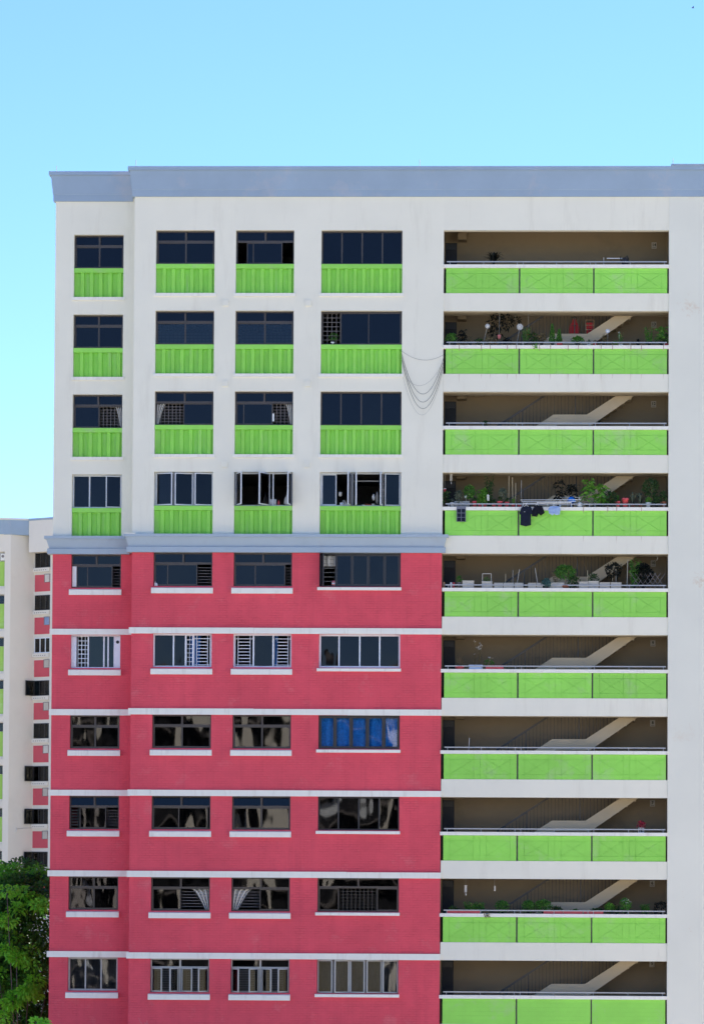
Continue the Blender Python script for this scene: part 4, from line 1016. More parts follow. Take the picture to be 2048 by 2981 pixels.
plant(1, 1430, 985, 26, 'big', 'leaf_dry', 'brown leaning leaves beneath the pink hanging pot', n=20, L=0.13, ph=5)
plant(1, 1475, 986, 24, 'big', 'leaf_black', 'black wide-leaved plant right of the pink hanging pot', n=18, L=0.12, ph=5)
plant(1, 1531, 952, 22, 'stems', 'leaf_mid', 'tall green climber behind the deep pink hanging pot', n=110, L=0.06)
plant(1, 1552, 968, 26, 'big', 'leaf_dark', 'dark broad leaves right of the deep pink hanging pot', n=22, L=0.14)
tr_ = thing('trailing_plant', 'bright green ivy spilling over the thirteenth floor coping', 'plant', (LX(1556, 1000, 0.02), -0.06, CAPZ[1] + 0.04), 'plants on the corridor ledges')
foliage('trail', 0.14, 0.13, 40, 0.06).build('foliage', 'leaf_bright', tr_)
MB().tube([(0, 0.08, 0.02), (0, 0.2, 0.05)], 0.006, 5).build('stem', 'wood', tr_)
plant(1, 1576, 972, 26, 'big', 'leaf_dry', 'dry brown leaves with a dark curl right of the ivy', n=18, L=0.12)
plant(1, 1607, 945, 18, 'conifer', 'leaf_mid', 'tall pointed green conifer in a pot, thirteenth floor', n=170, L=0.08)
plant(1, 1627, 962, 18, 'conifer', 'leaf_mid', 'shorter pointed green conifer in a red pot, thirteenth floor', n=150, L=0.08, pot='pot_red', pw=22, ph=7)
plant(1, 1681, 981, 40, 'bush', 'leaf_mid', 'spreading leafy plant before the red trolley bag', n=120, L=0.07, pw=16, ph=9)
plant(1, 1713, 990, 12, 'bush', 'leaf_dark', 'tiny plant in a cream pot before the stair, thirteenth floor', pot='pot_white', pw=12, ph=6, n=30, L=0.04)
plant(1, 1731, 990, 12, 'bush', 'leaf_dry', 'tiny plant in a small red pot before the stair, thirteenth floor', pot='pot_red', pw=13, ph=7, n=26, L=0.04)
plant(1, 1755, 972, 14, 'stems', 'leaf_dry', 'thin brown and green plant below the blue pinwheel', n=70, L=0.05)
plant(1, 1806, 966, 14, 'stems', 'leaf_mid', 'slender plant on a white hooked stand, thirteenth floor', pot='pot_white', pw=14, ph=6, n=60, L=0.05)
plant(1, 1790, 994, 22, 'bush', 'leaf_bright', 'low bright green plant left of the hooked stand', n=50, L=0.05, ph=3)
hk = thing('hook_stand', 'white hooked wire stand on the thirteenth floor ledge', 'hook', (LX(1801, 1000, 0.2), 0.2, CAPZ[1]))
MB().tube([(0, 0, 0), (0, 0, 0.38), (0.03, 0, 0.45), (0.0, 0, 0.48), (-0.03, 0, 0.44)], 0.01, 6).build('wire', 'white_plastic', hk)
plant(1, 1856, 984, 20, 'spike', 'leaf_black', 'small black spiky plant right of the hooked stand', n=20)
plant(1, 1888, 950, 26, 'stems', 'leaf_mid', 'tall feathery green plant below the number 13', n=170, L=0.06)
plant(1, 1924, 953, 40, 'big', 'leaf_mid', 'glossy broad leaves at the right-hand end of the thirteenth floor ledge', n=34, L=0.15)
plant(1, 1938, 975, 18, 'bush', 'leaf_dark', 'dark leaves in a red pot at the right-hand end, thirteenth floor', pot='pot_red', pw=13, ph=7, n=50, L=0.08)
# red things on the stair landing
ZL1 = PZ(V0(1) + 66.5, YST)
tb = thing('trolley_bag', 'dark red trolley bag with a black handle on the stair landing', 'bag', (LX(1671, 985, YST + 0.2), YST + 0.25, ZL1 - 0.04))
mb = MB().prism_y([(-0.16, 0.0), (0.16, 0.0), (0.17, 0.22), (0.13, 0.38), (0.07, 0.46), (0.06, 0.55), (-0.06, 0.55), (-0.07, 0.46), (-0.13, 0.38), (-0.17, 0.22)], -0.07, 0.07); mb.build('bag', 'red_cloth', tb)
MB().tube([(-0.07, 0, 0.55), (-0.08, 0, 0.63), (0.08, 0, 0.63), (0.07, 0, 0.55)], 0.018, 6).build('handle', 'pot_black', tb)
for s_ in (-0.05, 0.05): MB().lathe([(0.005, 0), (0.025, 0.005), (0.005, 0.012)], 8).build('buckle', 'pot_black', tb, loc=(s_, -0.072, 0.34)).rotation_euler = (math.pi / 2, 0, 0)
ct = thing('crate', 'dark red and brown upright crate on the stair landing', 'crate', (LX(1703, 985, YST + 0.2), YST + 0.2, ZL1 - 0.04))
mb = MB(); rect_frame(mb, 0, 0.30, 0, 0.55, 0, 0.12, 0.03); mb.build('frame', 'wood', ct)
MB().box(0.035, 0.265, 0.03, 0.10, 0.035, 0.45).build('bundle', 'red_cloth', ct)
for z_ in (0.2, 0.35): MB().box(0.0, 0.30, -0.012, -0.001, z_, z_ + 0.012).build('slat', 'bamboo', ct)
# --- twelfth floor
plant(2, 1413, 1228, 26, 'bush', 'leaf_dark', 'low dark plant alone on the twelfth floor ledge', n=70, L=0.05, ph=3)
# --- eleventh floor
E = ' on the eleventh floor ledge'
def chime(t):
    for k in range(4):
        MB().tube([(-0.03 + 0.02 * k, 0, 0), (-0.03 + 0.02 * k, 0, -0.22 + 0.03 * (k % 2))], 0.008, 5).build('rod', 'pot_white', t)
    MB().lathe([(0.05, 0), (0.05, 0.02), (0.01, 0.03)], 10).build('disc', 'pot_white', t)
    MB().tube([(0, 0, -0.24), (0.01, 0, -0.31)], 0.015, 5).build('clapper', 'pot_white', t)
hang(3, 1313, 1384, 'wind_chime', 'pale wind chime hanging at the door end of the eleventh floor', 'wind chime', chime)
def redwhite(t):
    potmesh(0.09, 0.10).build('pot', 'pot_red', t, loc=(0, 0, -0.10), smooth=True); MB().lathe([(0.045, 0), (0.05, 0.03)], 10).build('rim', 'white_plastic', t, loc=(0, 0, -0.01))
hang(3, 1294.5, 1426, 'hanging_pot', 'little red and white pot hanging by the pier, eleventh floor', 'pot', redwhite, 0.3)
plant(3, 1298, 1434, 20, 'big', 'leaf_dark', 'dark leaves by the pier at the left end of the eleventh floor ledge', n=24, L=0.13)
plant(3, 1316, 1452, 10, 'bush', 'leaf_grey', 'grey tuft in a white pot' + E, pot='pot_white', pw=13, ph=14, n=20, L=0.04)
plant(3, 1336, 1430, 26, 'bush', 'leaf_grey', 'greyish bushy plant behind the wire basket', n=80, L=0.07)
plant(3, 1366, 1416, 28, 'tree', 'leaf_mid', 'round green crown on a stem behind the wire basket', n=150, L=0.075)
wb = thing('wire_basket', 'white wire basket clipped to the eleventh floor rail', 'basket', (LX(1323, 1470, 0.08), 0.08, CAPZ[3]))
mb = MB(); W_ = 43 / S
for k in range(12): mb.box(W_ * k / 11 - 0.003, W_ * k / 11 + 0.003, 0, 0.006, 0, 0.19)
for k in range(6): mb.box(0, W_, 0.0061, 0.012, 0.19 * k / 5, 0.19 * k / 5 + 0.006)
mb.build('mesh_front', 'white_plastic', wb)
mb = MB(); rect_frame(mb, 0, W_, 0, 0.19, 0.16, 0.166, 0.008); mb.build('mesh_back', 'white_plastic', wb)
for xx in (0, W_ - 0.008): MB().box(xx, xx + 0.008, 0.0121, 0.1599, 0.18, 0.188).build('side_wire', 'white_plastic', wb)
pinwheel(3, 1356, 1448, 'white pinwheel above the wire basket', 'petal_white', 1357, 8, 6)
for k, (u, pw, ph, vt, kind, leaf, d_) in enumerate((
    (1381, 13, 18, 1450, 'bush', 'leaf_dark', 'red pot with scarcely any leaves right of the wire basket'),
    (1397, 12, 10, 1424, 'stems', 'leaf_bright', 'bright feathery plant in a red pot left of the dark climber'),
    (1411, 10, 8, 1425, 'bush', 'leaf_bright', 'bright bushy plant crowded against the dark climber'),
    (1437, 11, 8, 1455, 'bush', 'leaf_dark', 'small red pot in a cream wire holder'),
    (1455, 17, 18, 1446, 'bush', 'leaf_dark', 'large wide-rimmed red pot under the bagged plant'),
    (1475, 14, 16, 1452, 'bush', 'leaf_dark', 'red pot at the foot of the tallest stake'),
    (1494, 14, 10, 1446, 'stems', 'leaf_bright', 'bright sprout in a red pot between the stakes'),
    (1511, 11, 8, 1448, 'stems', 'leaf_dry', 'dry plant in a dark red pot left of the navy shirt'))):
    plant(3, u, vt, 20 if k in (1, 2) else 12, kind, leaf, d_, pot='pot_red', pw=pw, ph=ph, n=130 if k in (1, 2) else 34, L=0.075 if k in (1, 2) else 0.05)
plant(3, 1423, 1382, 26, 'stems', 'leaf_dark', 'tall dark climber reaching the ceiling, eleventh floor', n=170, L=0.085)
ln = thing('lantern', 'small white lantern among the red pots, eleventh floor', 'lantern', (LX(1420, 1455, 0.1), 0.09, CAPZ[3] + 0.0))
MB().tube([(0, 0, 0), (0, 0, 0.22)], 0.012, 6).build('stand', 'pot_black', ln); MB().box(-0.04, 0.04, -0.03, 0.03, 0.22, 0.38).build('lamp_box', 'pot_white', ln)
MB().prism_y([(-0.05, 0.381), (0.05, 0.381), (0.0, 0.43)], -0.035, 0.035).build('cap', 'pot_white', ln)
plant(3, 1463, 1424, 19, 'tree', 'leaf_grey', 'pale plant wrapped in a clear bag among the stakes', n=100, L=0.07)
stake(3, 1481, 1387, 1480, 'bamboo', 'tallest pale stake on the eleventh floor ledge'); stake(3, 1491, 1391, 1492, 'bamboo', 'second tall tan stake on the eleventh floor ledge')
stake(3, 1500.5, 1408, 1500, 'bamboo', 'shorter tan stake right of the two tall ones, eleventh floor'); stake(3, 1517, 1400, 1516, 'wire_pale', 'grey stake beside the navy shirt, eleventh floor')
# drying rack and washing
yr = -0.17
rk = thing('drying_rack', 'white rod drying rack on the eleventh floor coping', 'drying rack', (LX(1514, 1465, 0), 0, CAPZ[3]))
xr0 = LX(1514, 1465); WR = LX(1690, 1465) - xr0
for (vv, yy, ua, ub) in ((1457.5, -0.05, 0, 1), (1468, yr, 0.05, 0.84), (1463, -0.11, 0.02, 0.92), (1467, -0.23, 0.28, 0.84)):
    MB().tube([(WR * ua, yy, PZ(vv) - CAPZ[3]), (WR * ub, yy, PZ(vv - 1.2) - CAPZ[3])], 0.010, 6).build('rod', 'white_plastic', rk)
for f in (0.05, 0.45, 0.84): MB().tube([(WR * f, 0.05, 0.0), (WR * f, -0.06, 0.14), (WR * f, -0.24, 0.05)], 0.010, 6).build('arm', 'white_plastic', rk)
def cloth(name, label, cat, pts, mat, y, th=0.05, extra=None):
    cu_, cv_ = pts[0]; x0, z0 = LX(cu_, cv_, y), PZ(cv_, y)
    t = thing(name, label, cat, (x0, y, z0), 'washing on the drying rack')
    pp = [(LX(a_, b_, y) - x0, PZ(b_, y) - z0) for a_, b_ in pts]
    mb = MB(); n = len(pp); cx = sum(p[0] for p in pp) / n; cz = sum(p[1] for p in pp) / n
    mb.v = [(p[0], R.uniform(-0.012, 0.012), p[1]) for p in pp] + [(cx + (p[0] - cx) * 0.55, -th * R.uniform(0.5, 1), cz + (p[1] - cz) * 0.6) for p in pp] + [(cx + (p[0] - cx) * 0.55, th * R.uniform(0.5, 1), cz + (p[1] - cz) * 0.6) for p in pp]
    mb.v += [(cx, -th * 0.6, cz), (cx, th * 0.6, cz)]
    for k in range(n):
        j = (k + 1) % n
        mb.f += [(k, j, n + j, n + k), (j, k, 2 * n + k, 2 * n + j), (n + k, n + j, 3 * n), (2 * n + j, 2 * n + k, 3 * n + 1)]
    mb.build('cloth', mat, t, recalc=True)
    return t, pp
def hanger(t, dx, dz):
    MB().tube([(dx - 0.07, 0, dz - 0.05), (dx, 0, dz), (dx + 0.07, 0, dz - 0.05)], 0.008, 5).build('hanger', 'white_plastic', t)
    MB().tube([(dx, 0, dz), (dx + 0.005, 0, dz + 0.06), (dx + 0.035, 0, dz + 0.075), (dx + 0.03, 0, dz + 0.04)], 0.008, 5).build('hook', 'white_plastic', t)
t, _ = cloth('shirt', 'navy short-sleeved shirt hanging over the green panel', 'shirt', [(1524, 1474), (1538, 1474), (1546, 1479), (1551, 1496), (1546, 1499), (1544, 1494), (1545, 1530), (1530, 1534), (1513.5, 1530), (1515, 1497), (1512, 1500), (1511, 1494), (1517, 1479)], 'navy_cloth', yr)
hanger(t, 0.08, 0.03)
MB().box(0.005, 0.045, -0.062, -0.055, -0.21, -0.20).build('chest_print', 'white_plastic', t)
t, _ = cloth('shorts', 'black shorts hanging beside the navy shirt', 'shorts', [(1556, 1472), (1568, 1473), (1577, 1474), (1585, 1494), (1573, 1503), (1567, 1497), (1562, 1506), (1547, 1504), (1548, 1488)], 'black_cloth', yr)
hanger(t, 0.07, 0.03)
t, _ = cloth('shorts', 'pale blue shorts hanging on the drying rack', 'shorts', [(1600, 1475), (1626, 1475), (1630, 1484), (1628, 1499), (1616, 1501), (1612, 1497), (1608, 1502), (1597, 1496), (1594, 1484)], 'sky_cloth', yr - 0.05)
hanger(t, 0.12, 0.03)
xt, zt_ = LX(1329, 1475), CAPZ[3]
tw = thing('towel', 'grey towel with six navy squares folded over the eleventh floor coping', 'towel', (xt, -0.052, zt_), 'washing on the drying rack')
MB().box(0, 27 / S, -0.018, 0.0, -0.50, 0.012).build('cloth', 'grey_cloth', tw)
MB().box(0, 27 / S, 0.001, 0.16, 0.002, 0.014).build('fold', 'grey_cloth', tw)
for i in range(2):
    for j in range(3): MB().box(0.022 + 0.145 * i, 0.145 + 0.145 * i, -0.024, -0.0181, -0.20 - 0.145 * j, -0.075 - 0.145 * j).build('square', 'navy_cloth', tw)
# right half
plant(3, 1626, 1398, 30, 'big', 'leaf_black', 'black broad-leaved plant before the stair, left of the blue helmet', n=22, L=0.17)
plant(3, 1665, 1412, 36, 'big', 'leaf_black', 'dark leafy plant behind the blue helmet', n=30, L=0.16)
hm = thing('helmet', 'bright blue helmet on a stand behind the drying rack', 'helmet', (LX(1663, 1470, 0.16), 0.16, CAPZ[3]))
MB().lathe([(0.06, 0), (0.05, 0.05), (0.06, 0.17), (0.03, 0.19)], 12).build('stand', 'dark_blue_plastic', hm, smooth=True)
MB().lathe([(0.125, 0.18), (0.13, 0.22), (0.125, 0.29), (0.09, 0.345), (0.02, 0.365)], 18).build('shell', 'blue_plastic', hm, smooth=True)
MB().box(-0.16, 0.0, -0.15, -0.06, 0.185, 0.205).build('peak', 'blue_plastic', hm)
sh = thing('wire_shelf', 'pale wire shelf standing behind the drying rack', 'shelf', (LX(1618, 1470, 0.22), 0.2, CAPZ[3]))
for xx in (0, 0.38, 0.77): MB().tube([(xx, 0, 0), (xx, 0, 0.36)], 0.008, 5).build('leg', 'white_plastic', sh)
for z_ in (0.27, 0.34): MB().box(0.0, 0.77, -0.03, 0.03, z_, z_ + 0.012).build('shelf_bar', 'grey_frame', sh)
bt2 = thing('bottle', 'small pale blue bottle at the end of the drying rack', 'bottle', (LX(1629, 1470, 0.1), 0.10, CAPZ[3]))
MB().lathe([(0.03, 0), (0.035, 0.10), (0.012, 0.16), (0.012, 0.20)], 10).build('body', 'pot_blue', bt2, smooth=True); MB().lathe([(0.014, 0.2), (0.014, 0.22)], 8).build('cap', 'white_plastic', bt2)
ml = thing('milk_jug', 'white plastic jug right of the blue helmet', 'jug', (LX(1686, 1470, 0.1), 0.1, CAPZ[3]))
MB().lathe([(0.07, 0), (0.075, 0.12), (0.05, 0.17)], 12).build('body', 'pot_white', ml, smooth=True); MB().tube([(0.07, 0, 0.04), (0.12, 0, 0.08), (0.06, 0, 0.15)], 0.01, 5).build('handle', 'pot_white', ml)
plant(3, 1708, 1392, 34, 'big', 'leaf_bright', 'tall plant with long hanging bright leaves, left one of the pair', n=26, L=0.19, pw=14, ph=8)
plant(3, 1746, 1414, 46, 'big', 'leaf_bright', 'wide plant with long drooping bright leaves, right one of the pair', n=36, L=0.19, pw=14, ph=8)
plant(3, 1776, 1432, 28, 'big', 'leaf_dark', 'darker leaves right of the long-leaved pair', n=30, L=0.15)
plant(3, 1797, 1437, 16, 'spike', 'leaf_mid', 'green sprouts in a tall red pot right of the long-leaved pair', pot='pot_red', pw=14, ph=19, n=24)
plant(3, 1818, 1438, 22, 'spike', 'leaf_dry', 'dry sprigs in the highest-standing red pot, eleventh floor', pot='pot_red', pw=20, ph=28, n=14)
plant(3, 1840, 1424, 44, 'spike', 'leaf_grey', 'grey aloe with long pointed leaves, left one of two', pot='pot_clay', pw=13, ph=10, n=30)
plant(3, 1862, 1424, 44, 'spike', 'leaf_grey', 'grey aloe with long pointed leaves, right one of two', pot='pot_clay', pw=13, ph=10, n=30)
plant(3, 1885, 1448, 18, 'bush', 'leaf_bright', 'little green plant in a white bucket, eleventh floor', pot='pot_white', pw=17, ph=15, n=30, L=0.06)
plant(3, 1892, 1396, 42, 'tree', 'leaf_dark', 'dark slender tree plant near the right pier, eleventh floor', n=150, L=0.09)
plant(3, 1908, 1446, 22, 'bush', 'leaf_dark', 'dark low leaves between the white bucket and the last pot', n=60, L=0.08)
plant(3, 1929, 1430, 24, 'bush', 'leaf_dark', 'leaves in a terracotta pot against the right pier, eleventh floor', pot='pot_clay', pw=14, ph=18, n=60, L=0.07)
# --- tenth floor
N10 = ', tenth floor'
br_ = MB().box(0, 0.06, 0, 0.02, 0, 0.20).build('board', 'wood', loc=(LX(1287, 1700) + 0.03, 0.1, CAPZ[4])); tag(br_, 'narrow brown board leaning at the left pier' + N10, 'board')
for (u, m_, d_) in ((1313, 'white_plastic', 'round white cup'), (1321, 'pot_red', 'small red cup')):
    q = thing('cup', d_ + ' left on the tenth floor ledge', 'cup', (LX(u, 1700, 0.2), 0.2, CAPZ[4])); MB().lathe([(0.03, 0), (0.035, 0.16), (0.03, 0.20)], 10).build('body', m_, q, smooth=True)
    MB().tube([(0.03, 0, 0.09), (0.055, 0, 0.12), (0.03, 0, 0.16)], 0.006, 5).build('handle', m_, q)
plant(4, 1336, 1678, 14, 'bush', 'leaf_mid', 'small plant in a grey bowl near the door' + N10, pot='post_grey', pw=11, ph=17, n=30, L=0.06)
boxthing(4, 'planter_box', 1346, 1379, 1692, 0, 0.07, 0.22, 'pot_dirty', 'white planter box with an open shelf top near the door' + N10, 'planter', 'white planter boxes')
t = boxthing(4, 'planter_box', 1402, 1432, 1694, 0, 0.07, 0.22, 'pot_dirty', 'white planter box with a tall square frame standing on it' + N10, 'planter', 'white planter boxes')
h_ = PZ(1694) - CAPZ[4]
mb = MB(); rect_frame(mb, 0.01, 0.32, h_, h_ + 0.27, 0.06, 0.08, 0.018); mb.build('frame', 'pot_dirty', t)
mb = MB(); clump(mb, (0.17, 0.07, h_ + 0.06), (0.1, 0.05, 0.07), 40, 0.06, 0.03, 0.4); mb.build('foliage', 'leaf_mid', t)
for k, (ua, ub, va, d_) in enumerate(((1438, 1463, 1698, 'first of the low white troughs right of the framed box'), (1465, 1494, 1698, 'second of the low white troughs right of the framed box'), (1497, 1522, 1698, 'third low white trough, at the foot of the leaning stick'),
        (1536, 1559, 1698, 'white trough between the two leaning sticks'), (1561, 1578, 1698, 'short white trough left of the blue-green plant'), (1600, 1640, 1697, 'white trough left of the clay pot'),
        (1684, 1710, 1694, 'white trough right of the leafy little tree'), (1712, 1740, 1692, 'tallest white trough, below the arching stems'), (1743, 1773, 1696, 'white trough with a grey clip at its end'), (1776, 1806, 1696, 'last white trough before the trellis'))):
    boxthing(4, 'planter_box', ua, ub, va, 0, 0.08, 0.24, 'pot_dirty', d_ + N10, 'planter', 'white planter boxes')
stake(4, 1471.5, 1672, 1470, 'bamboo', 'short brown stick rising from the low troughs' + N10, 0.255); stake(4, 1492, 1661, 1492, 'wire_pale', 'thin upright grey stick left of the leaning ones' + N10, 0.255)
stake(4, 1511, 1659, 1502, 'pot_dirty', 'white stick leaning to the right' + N10, 0.255, 0.011); stake(4, 1556.5, 1655, 1566, 'pot_dirty', 'white stick leaning to the left' + N10, 0.255, 0.011)
stake(4, 1708.5, 1661, 1708, 'bamboo', 'short stick behind the tallest white trough' + N10, 0.255); stake(4, 1790, 1655, 1791, 'pot_dirty', 'white stick under the arching dark stems' + N10, 0.255); stake(4, 1780, 1672, 1782, 'bamboo', 'tan stick beside the white one under the dark stems' + N10, 0.255)
stake(4, 1825, 1629, 1822, 'pot_dirty', 'tall white pole left of the trellis' + N10, 0.255, 0.012)
plant(4, 1590, 1688, 26, 'bush', 'leaf_blue', 'blue-green drooping plant over the rail' + N10, n=110, L=0.07, y=0.02, ph=4)
plant(4, 1580, 1690, 18, 'big', 'leaf_dark', 'dark leaves beside the blue-green plant' + N10, n=14, L=0.09, pot='pot_black', pw=12, ph=9)
plant(4, 1618, 1655, 26, 'stems', 'leaf_dry', 'dry reddish stems left of the leafy little tree' + N10, n=60, L=0.06)
plant(4, 1643, 1647, 54, 'tree', 'leaf_mid', 'leafy little tree in a clay pot before the stair' + N10, pot='pot_clay', pw=26, ph=9, n=240, L=0.08)
plant(4, 1668, 1680, 40, 'bush', 'leaf_dark', 'dark spreading leaves right of the leafy little tree' + N10, n=80, L=0.08, ph=4)
plant(4, 1726, 1672, 34, 'bush', 'leaf_dark', 'dark fern above the tallest white trough' + N10, n=70, L=0.07, y=0.26, ph=12)
plant(4, 1785, 1640, 46, 'tree', 'leaf_black', 'arching dark stems left of the trellis' + N10, n=120, L=0.09, y=0.265)
plant(4, 1845, 1628, 28, 'stems', 'leaf_mid', 'green round-leaved climber on the trellis' + N10, n=180, L=0.085)
plant(4, 1868, 1644, 62, 'bush', 'leaf_black', 'dense dark bush behind the trellis' + N10, n=420, L=0.09, y=0.22)
tl = thing('trellis', 'grey criss-cross trellis by the right pier, tenth floor', 'trellis', (LX(1832, 1700, 0.1), 0.10, CAPZ[4]))
W_, H_ = 108 / S, 0.52
mb_ = []
for k in range(-3, 9):
    for s_ in (1, -1):
        xa = k * 0.16 if s_ > 0 else k * 0.16 + 0.36
        p = (xa, 0.0); q = (xa + s_ * 0.36, H_)
        if min(p[0], q[0]) < 0 or max(p[0], q[0]) > W_: continue
        MB().tube([(p[0], 0.004 * s_, p[1]), (q[0], 0.004 * s_, q[1])], 0.007, 4).build('lath', 'post_grey', tl)
hook = thing('hook', 'pale hook hanging over the number 10 plate', 'hook', (LX(1909, 1622, 0.8), 0.8, PZ(1622, 0.8)))
MB().tube([(0, 0, PZ(V0(4)) - PZ(1622, 0.8) - 0.001), (0.0, 0, 0.02), (0.03, 0, -0.03), (-0.01, 0, -0.12)], 0.012, 6).build('wire', 'curtain_white', hook)
# --- ninth floor
plant(5, 1338, 1908, 26, 'stems', 'leaf_dry', 'thin dry plant in a red trough near the door, ninth floor', pot='pot_red', pw=28, ph=8, n=40, L=0.05)
t = boxthing(5, 'planter_box', 1365, 1404, 1937, 0, 0.07, 0.24, 'pot_blue', 'pale blue trough of tall dry white-flowered stems, ninth floor', 'planter', 'planter troughs')
mb, mf = MB(), MB()
for k in range(9):
    x0 = R.uniform(0.05, 0.4); hh = R.uniform(0.45, 0.95); ex = x0 + R.uniform(-0.12, 0.14)
    MB().tube([(x0, 0.08, 0.05), ((x0 + ex) / 2 + 0.02, 0.08, hh * 0.55), (ex, 0.08, hh)], 0.0035, 4).build('stem', 'leaf_dry', t)
    for j in range(12): mb.leaf((x0 + (ex - x0) * j / 11, 0.08, hh * j / 11), rnd_dir(0.3), 0.05, 0.02)
    clump(mf, (ex, 0.08, hh), (0.025, 0.02, 0.025), 5, 0.035, 0.03, 0.7)
mb.build('leaves', 'leaf_dry', t); mf.build('flowers', 'petal_white', t)['kind'] = 'stuff'
t = boxthing(5, 'planter_box', 1413, 1465, 1938, 0, 0.07, 0.24, 'pot_red', 'long red trough with one green plant at its end, ninth floor', 'planter', 'planter troughs')
mb, mf = MB(), MB(); clump(mb, (0.1, 0.08, 0.22), (0.16, 0.05, 0.12), 90, 0.07, 0.04, 0.5); clump(mf, (0.16, 0.08, 0.36), (0.1, 0.04, 0.05), 14, 0.04, 0.03, 0.7)
MB().tube([(0.1, 0.08, 0.05), (0.12, 0.08, 0.35)], 0.008, 5).build('stem', 'wood', t); mb.build('leaves', 'leaf_mid', t); mf.build('flowers', 'petal_white', t)['kind'] = 'stuff'
# --- eighth, seventh floor
stake(6, 1366, 2149, 1363.5, 'pot_white', 'single thin pale stick on the eighth floor ledge', 0.2, 0.008)
plant(7, 1862, 2388, 28, 'bush', 'petal_red', 'dark red flowers in a white wire stand, seventh floor', n=60, L=0.06, pw=14, ph=12)
ws = thing('plant_stand', 'white wire stand holding the dark red flowers, seventh floor', 'stand', (LX(1862, 2415, 0.06), 0.05, CAPZ[7]))
mb = MB(); rect_frame(mb, -0.09, 0.09, 0, 0.16, 0, 0.012, 0.012); mb.build('frame', 'white_plastic', ws)
for s_ in (-0.03, 0.03): MB().box(s_ - 0.004, s_ + 0.004, -0.006, -0.001, 0, 0.16).build('wire', 'white_plastic', ws)
# --- sixth floor
hang(8, 1355, 2578, 'wind_chime', 'longer white wind chime hanging near the door, sixth floor', 'wind chime', chime); hang(8, 1438, 2577, 'wind_chime', 'shorter white wind chime hanging over the sixth floor plants', 'wind chime', lambda t: [MB().tube([(0.03 * k, 0, 0), (0.03 * k, 0, -0.17)], 0.01, 5).build('rod', 'pot_white', t) for k in range(2)])
for (ua, ub, d_) in ((1301, 1396, 'long red trough nearest the door'), (1580, 1636, 'first red trough before the stair'), (1638, 1692, 'second red trough before the stair'), (1696, 1752, 'third red trough below the rising stair')):
    boxthing(8, 'planter_box', ua, ub, 2650, 0, 0.08, 0.22, 'pot_red', d_ + ', sixth floor', 'planter', 'planter troughs')
S6 = ', sixth floor'
for (u, vt, w_, kind, leaf, d_, n) in ((1318, 2638, 34, 'bush', 'leaf_dark', 'low dark plant over the long red trough', 60), (1372, 2622, 46, 'stems', 'leaf_mid', 'feathery green plant over the long red trough', 190), (1398, 2624, 22, 'stems', 'leaf_mid', 'upright green sprigs at the end of the long red trough', 90),
    (1461, 2622, 44, 'bush', 'leaf_mid', 'bushy green plant below the shorter wind chime', 150), (1536, 2620, 38, 'bush', 'leaf_mid', 'dense green bush left of the stair', 170), (1578, 2618, 54, 'bush', 'leaf_mid', 'wide dense green bush at the foot of the stair', 230), (1616, 2636, 30, 'bush', 'leaf_dark', 'low dark plant on the first red trough', 70),
    (1672, 2645, 24, 'bush', 'leaf_mid', 'sparse low green plant on the second red trough', 40), (1732, 2642, 40, 'bush', 'leaf_dark', 'flat dark plant below the rising stair', 70), (1770, 2626, 32, 'bush', 'leaf_bright', 'light green rounded plant right of the stair', 130), (1790, 2628, 20, 'stems', 'leaf_dark', 'dark sprigs left of the white flowers', 60), (1874, 2628, 34, 'stems', 'leaf_mid', 'green grassy plant right of the white flowers', 120), (1902, 2622, 14, 'stems', 'leaf_black', 'thin dark stalk near the right pier', 40), (1919, 2621, 30, 'tree', 'leaf_black', 'dark flat-topped plant at the right pier', 50)):
    plant(8, u, vt, w_, kind, leaf, d_ + S6, n=n, L=0.07, y=0.25, pot='pot_black', ph=5, pw=9)
t = plant(8, 1815, 2612, 36, 'bush', 'leaf_mid', 'leafy plant with white flowers on top' + S6, n=110, L=0.08, y=0.16)
mf = MB(); clump(mf, (0.03, -0.05, 0.42), (0.14, 0.05, 0.08), 26, 0.06, 0.045, 0.8); mf.build('flowers', 'petal_white', t)['kind'] = 'stuff'
tr_ = thing('trailing_plant', 'brownish grass spilling over the sixth floor coping', 'plant', (LX(1413, 2655, 0), -0.06, CAPZ[8] + 0.05), 'plants on the corridor ledges')
foliage('trail', 0.17, 0.2, 60, 0.06).build('foliage', 'leaf_dry', tr_); MB().tube([(0, 0.08, 0.02), (0, 0.25, 0.04)], 0.006, 5).build('stem', 'wood', tr_)

# ------------------------------------------------------------------ curtains and things in the windows
def curtain(r, c, f0t, f1t, f0b, f1b, mat, label, full=True, yo=0.32, ztopf=1.0):
    x0, x1 = WX[c]; Y = YB if c == 0 else 0.0; zt = PZ(V0(r)) - 0.05; zb = PZ(V0(r) + 97); zt = zb + (zt - zb) * ztopf
    mb = MB(); n, m_ = 48, 10
    for j in range(m_ + 1):
        g_ = j / m_; e = g_ ** 0.7
        for i in range(n + 1):
            f = i / n; fa = f0t + (f0b - f0t) * e; fb = f1t + (f1b - f1t) * e
            mb.v.append((x0 + (x1 - x0) * (fa + (fb - fa) * f), Y + yo + 0.05 * math.sin(f * (21 if x1 - x0 < 2.2 else 44) + r + 0.6 * math.sin(g_ * 3)), zt + (zb - zt) * g_))
    for j in range(m_):
        for i in range(n): k = j * (n + 1) + i; mb.f.append((k, k + 1, k + n + 2, k + n + 1))
    o = mb.build('curtain', mat, smooth=True); tag(o, label, 'curtain', 'curtains in the windows')
    o.modifiers.new('thickness', 'SOLIDIFY').thickness = 0.006
FLW = lambda r: ORD[r] + ' floor'
curtain(2, 0, 0.84, 0.99, 0.95, 0.99, 'curtain_white', 'white curtain edge in the corner bay window of the twelfth floor', ztopf=0.68)
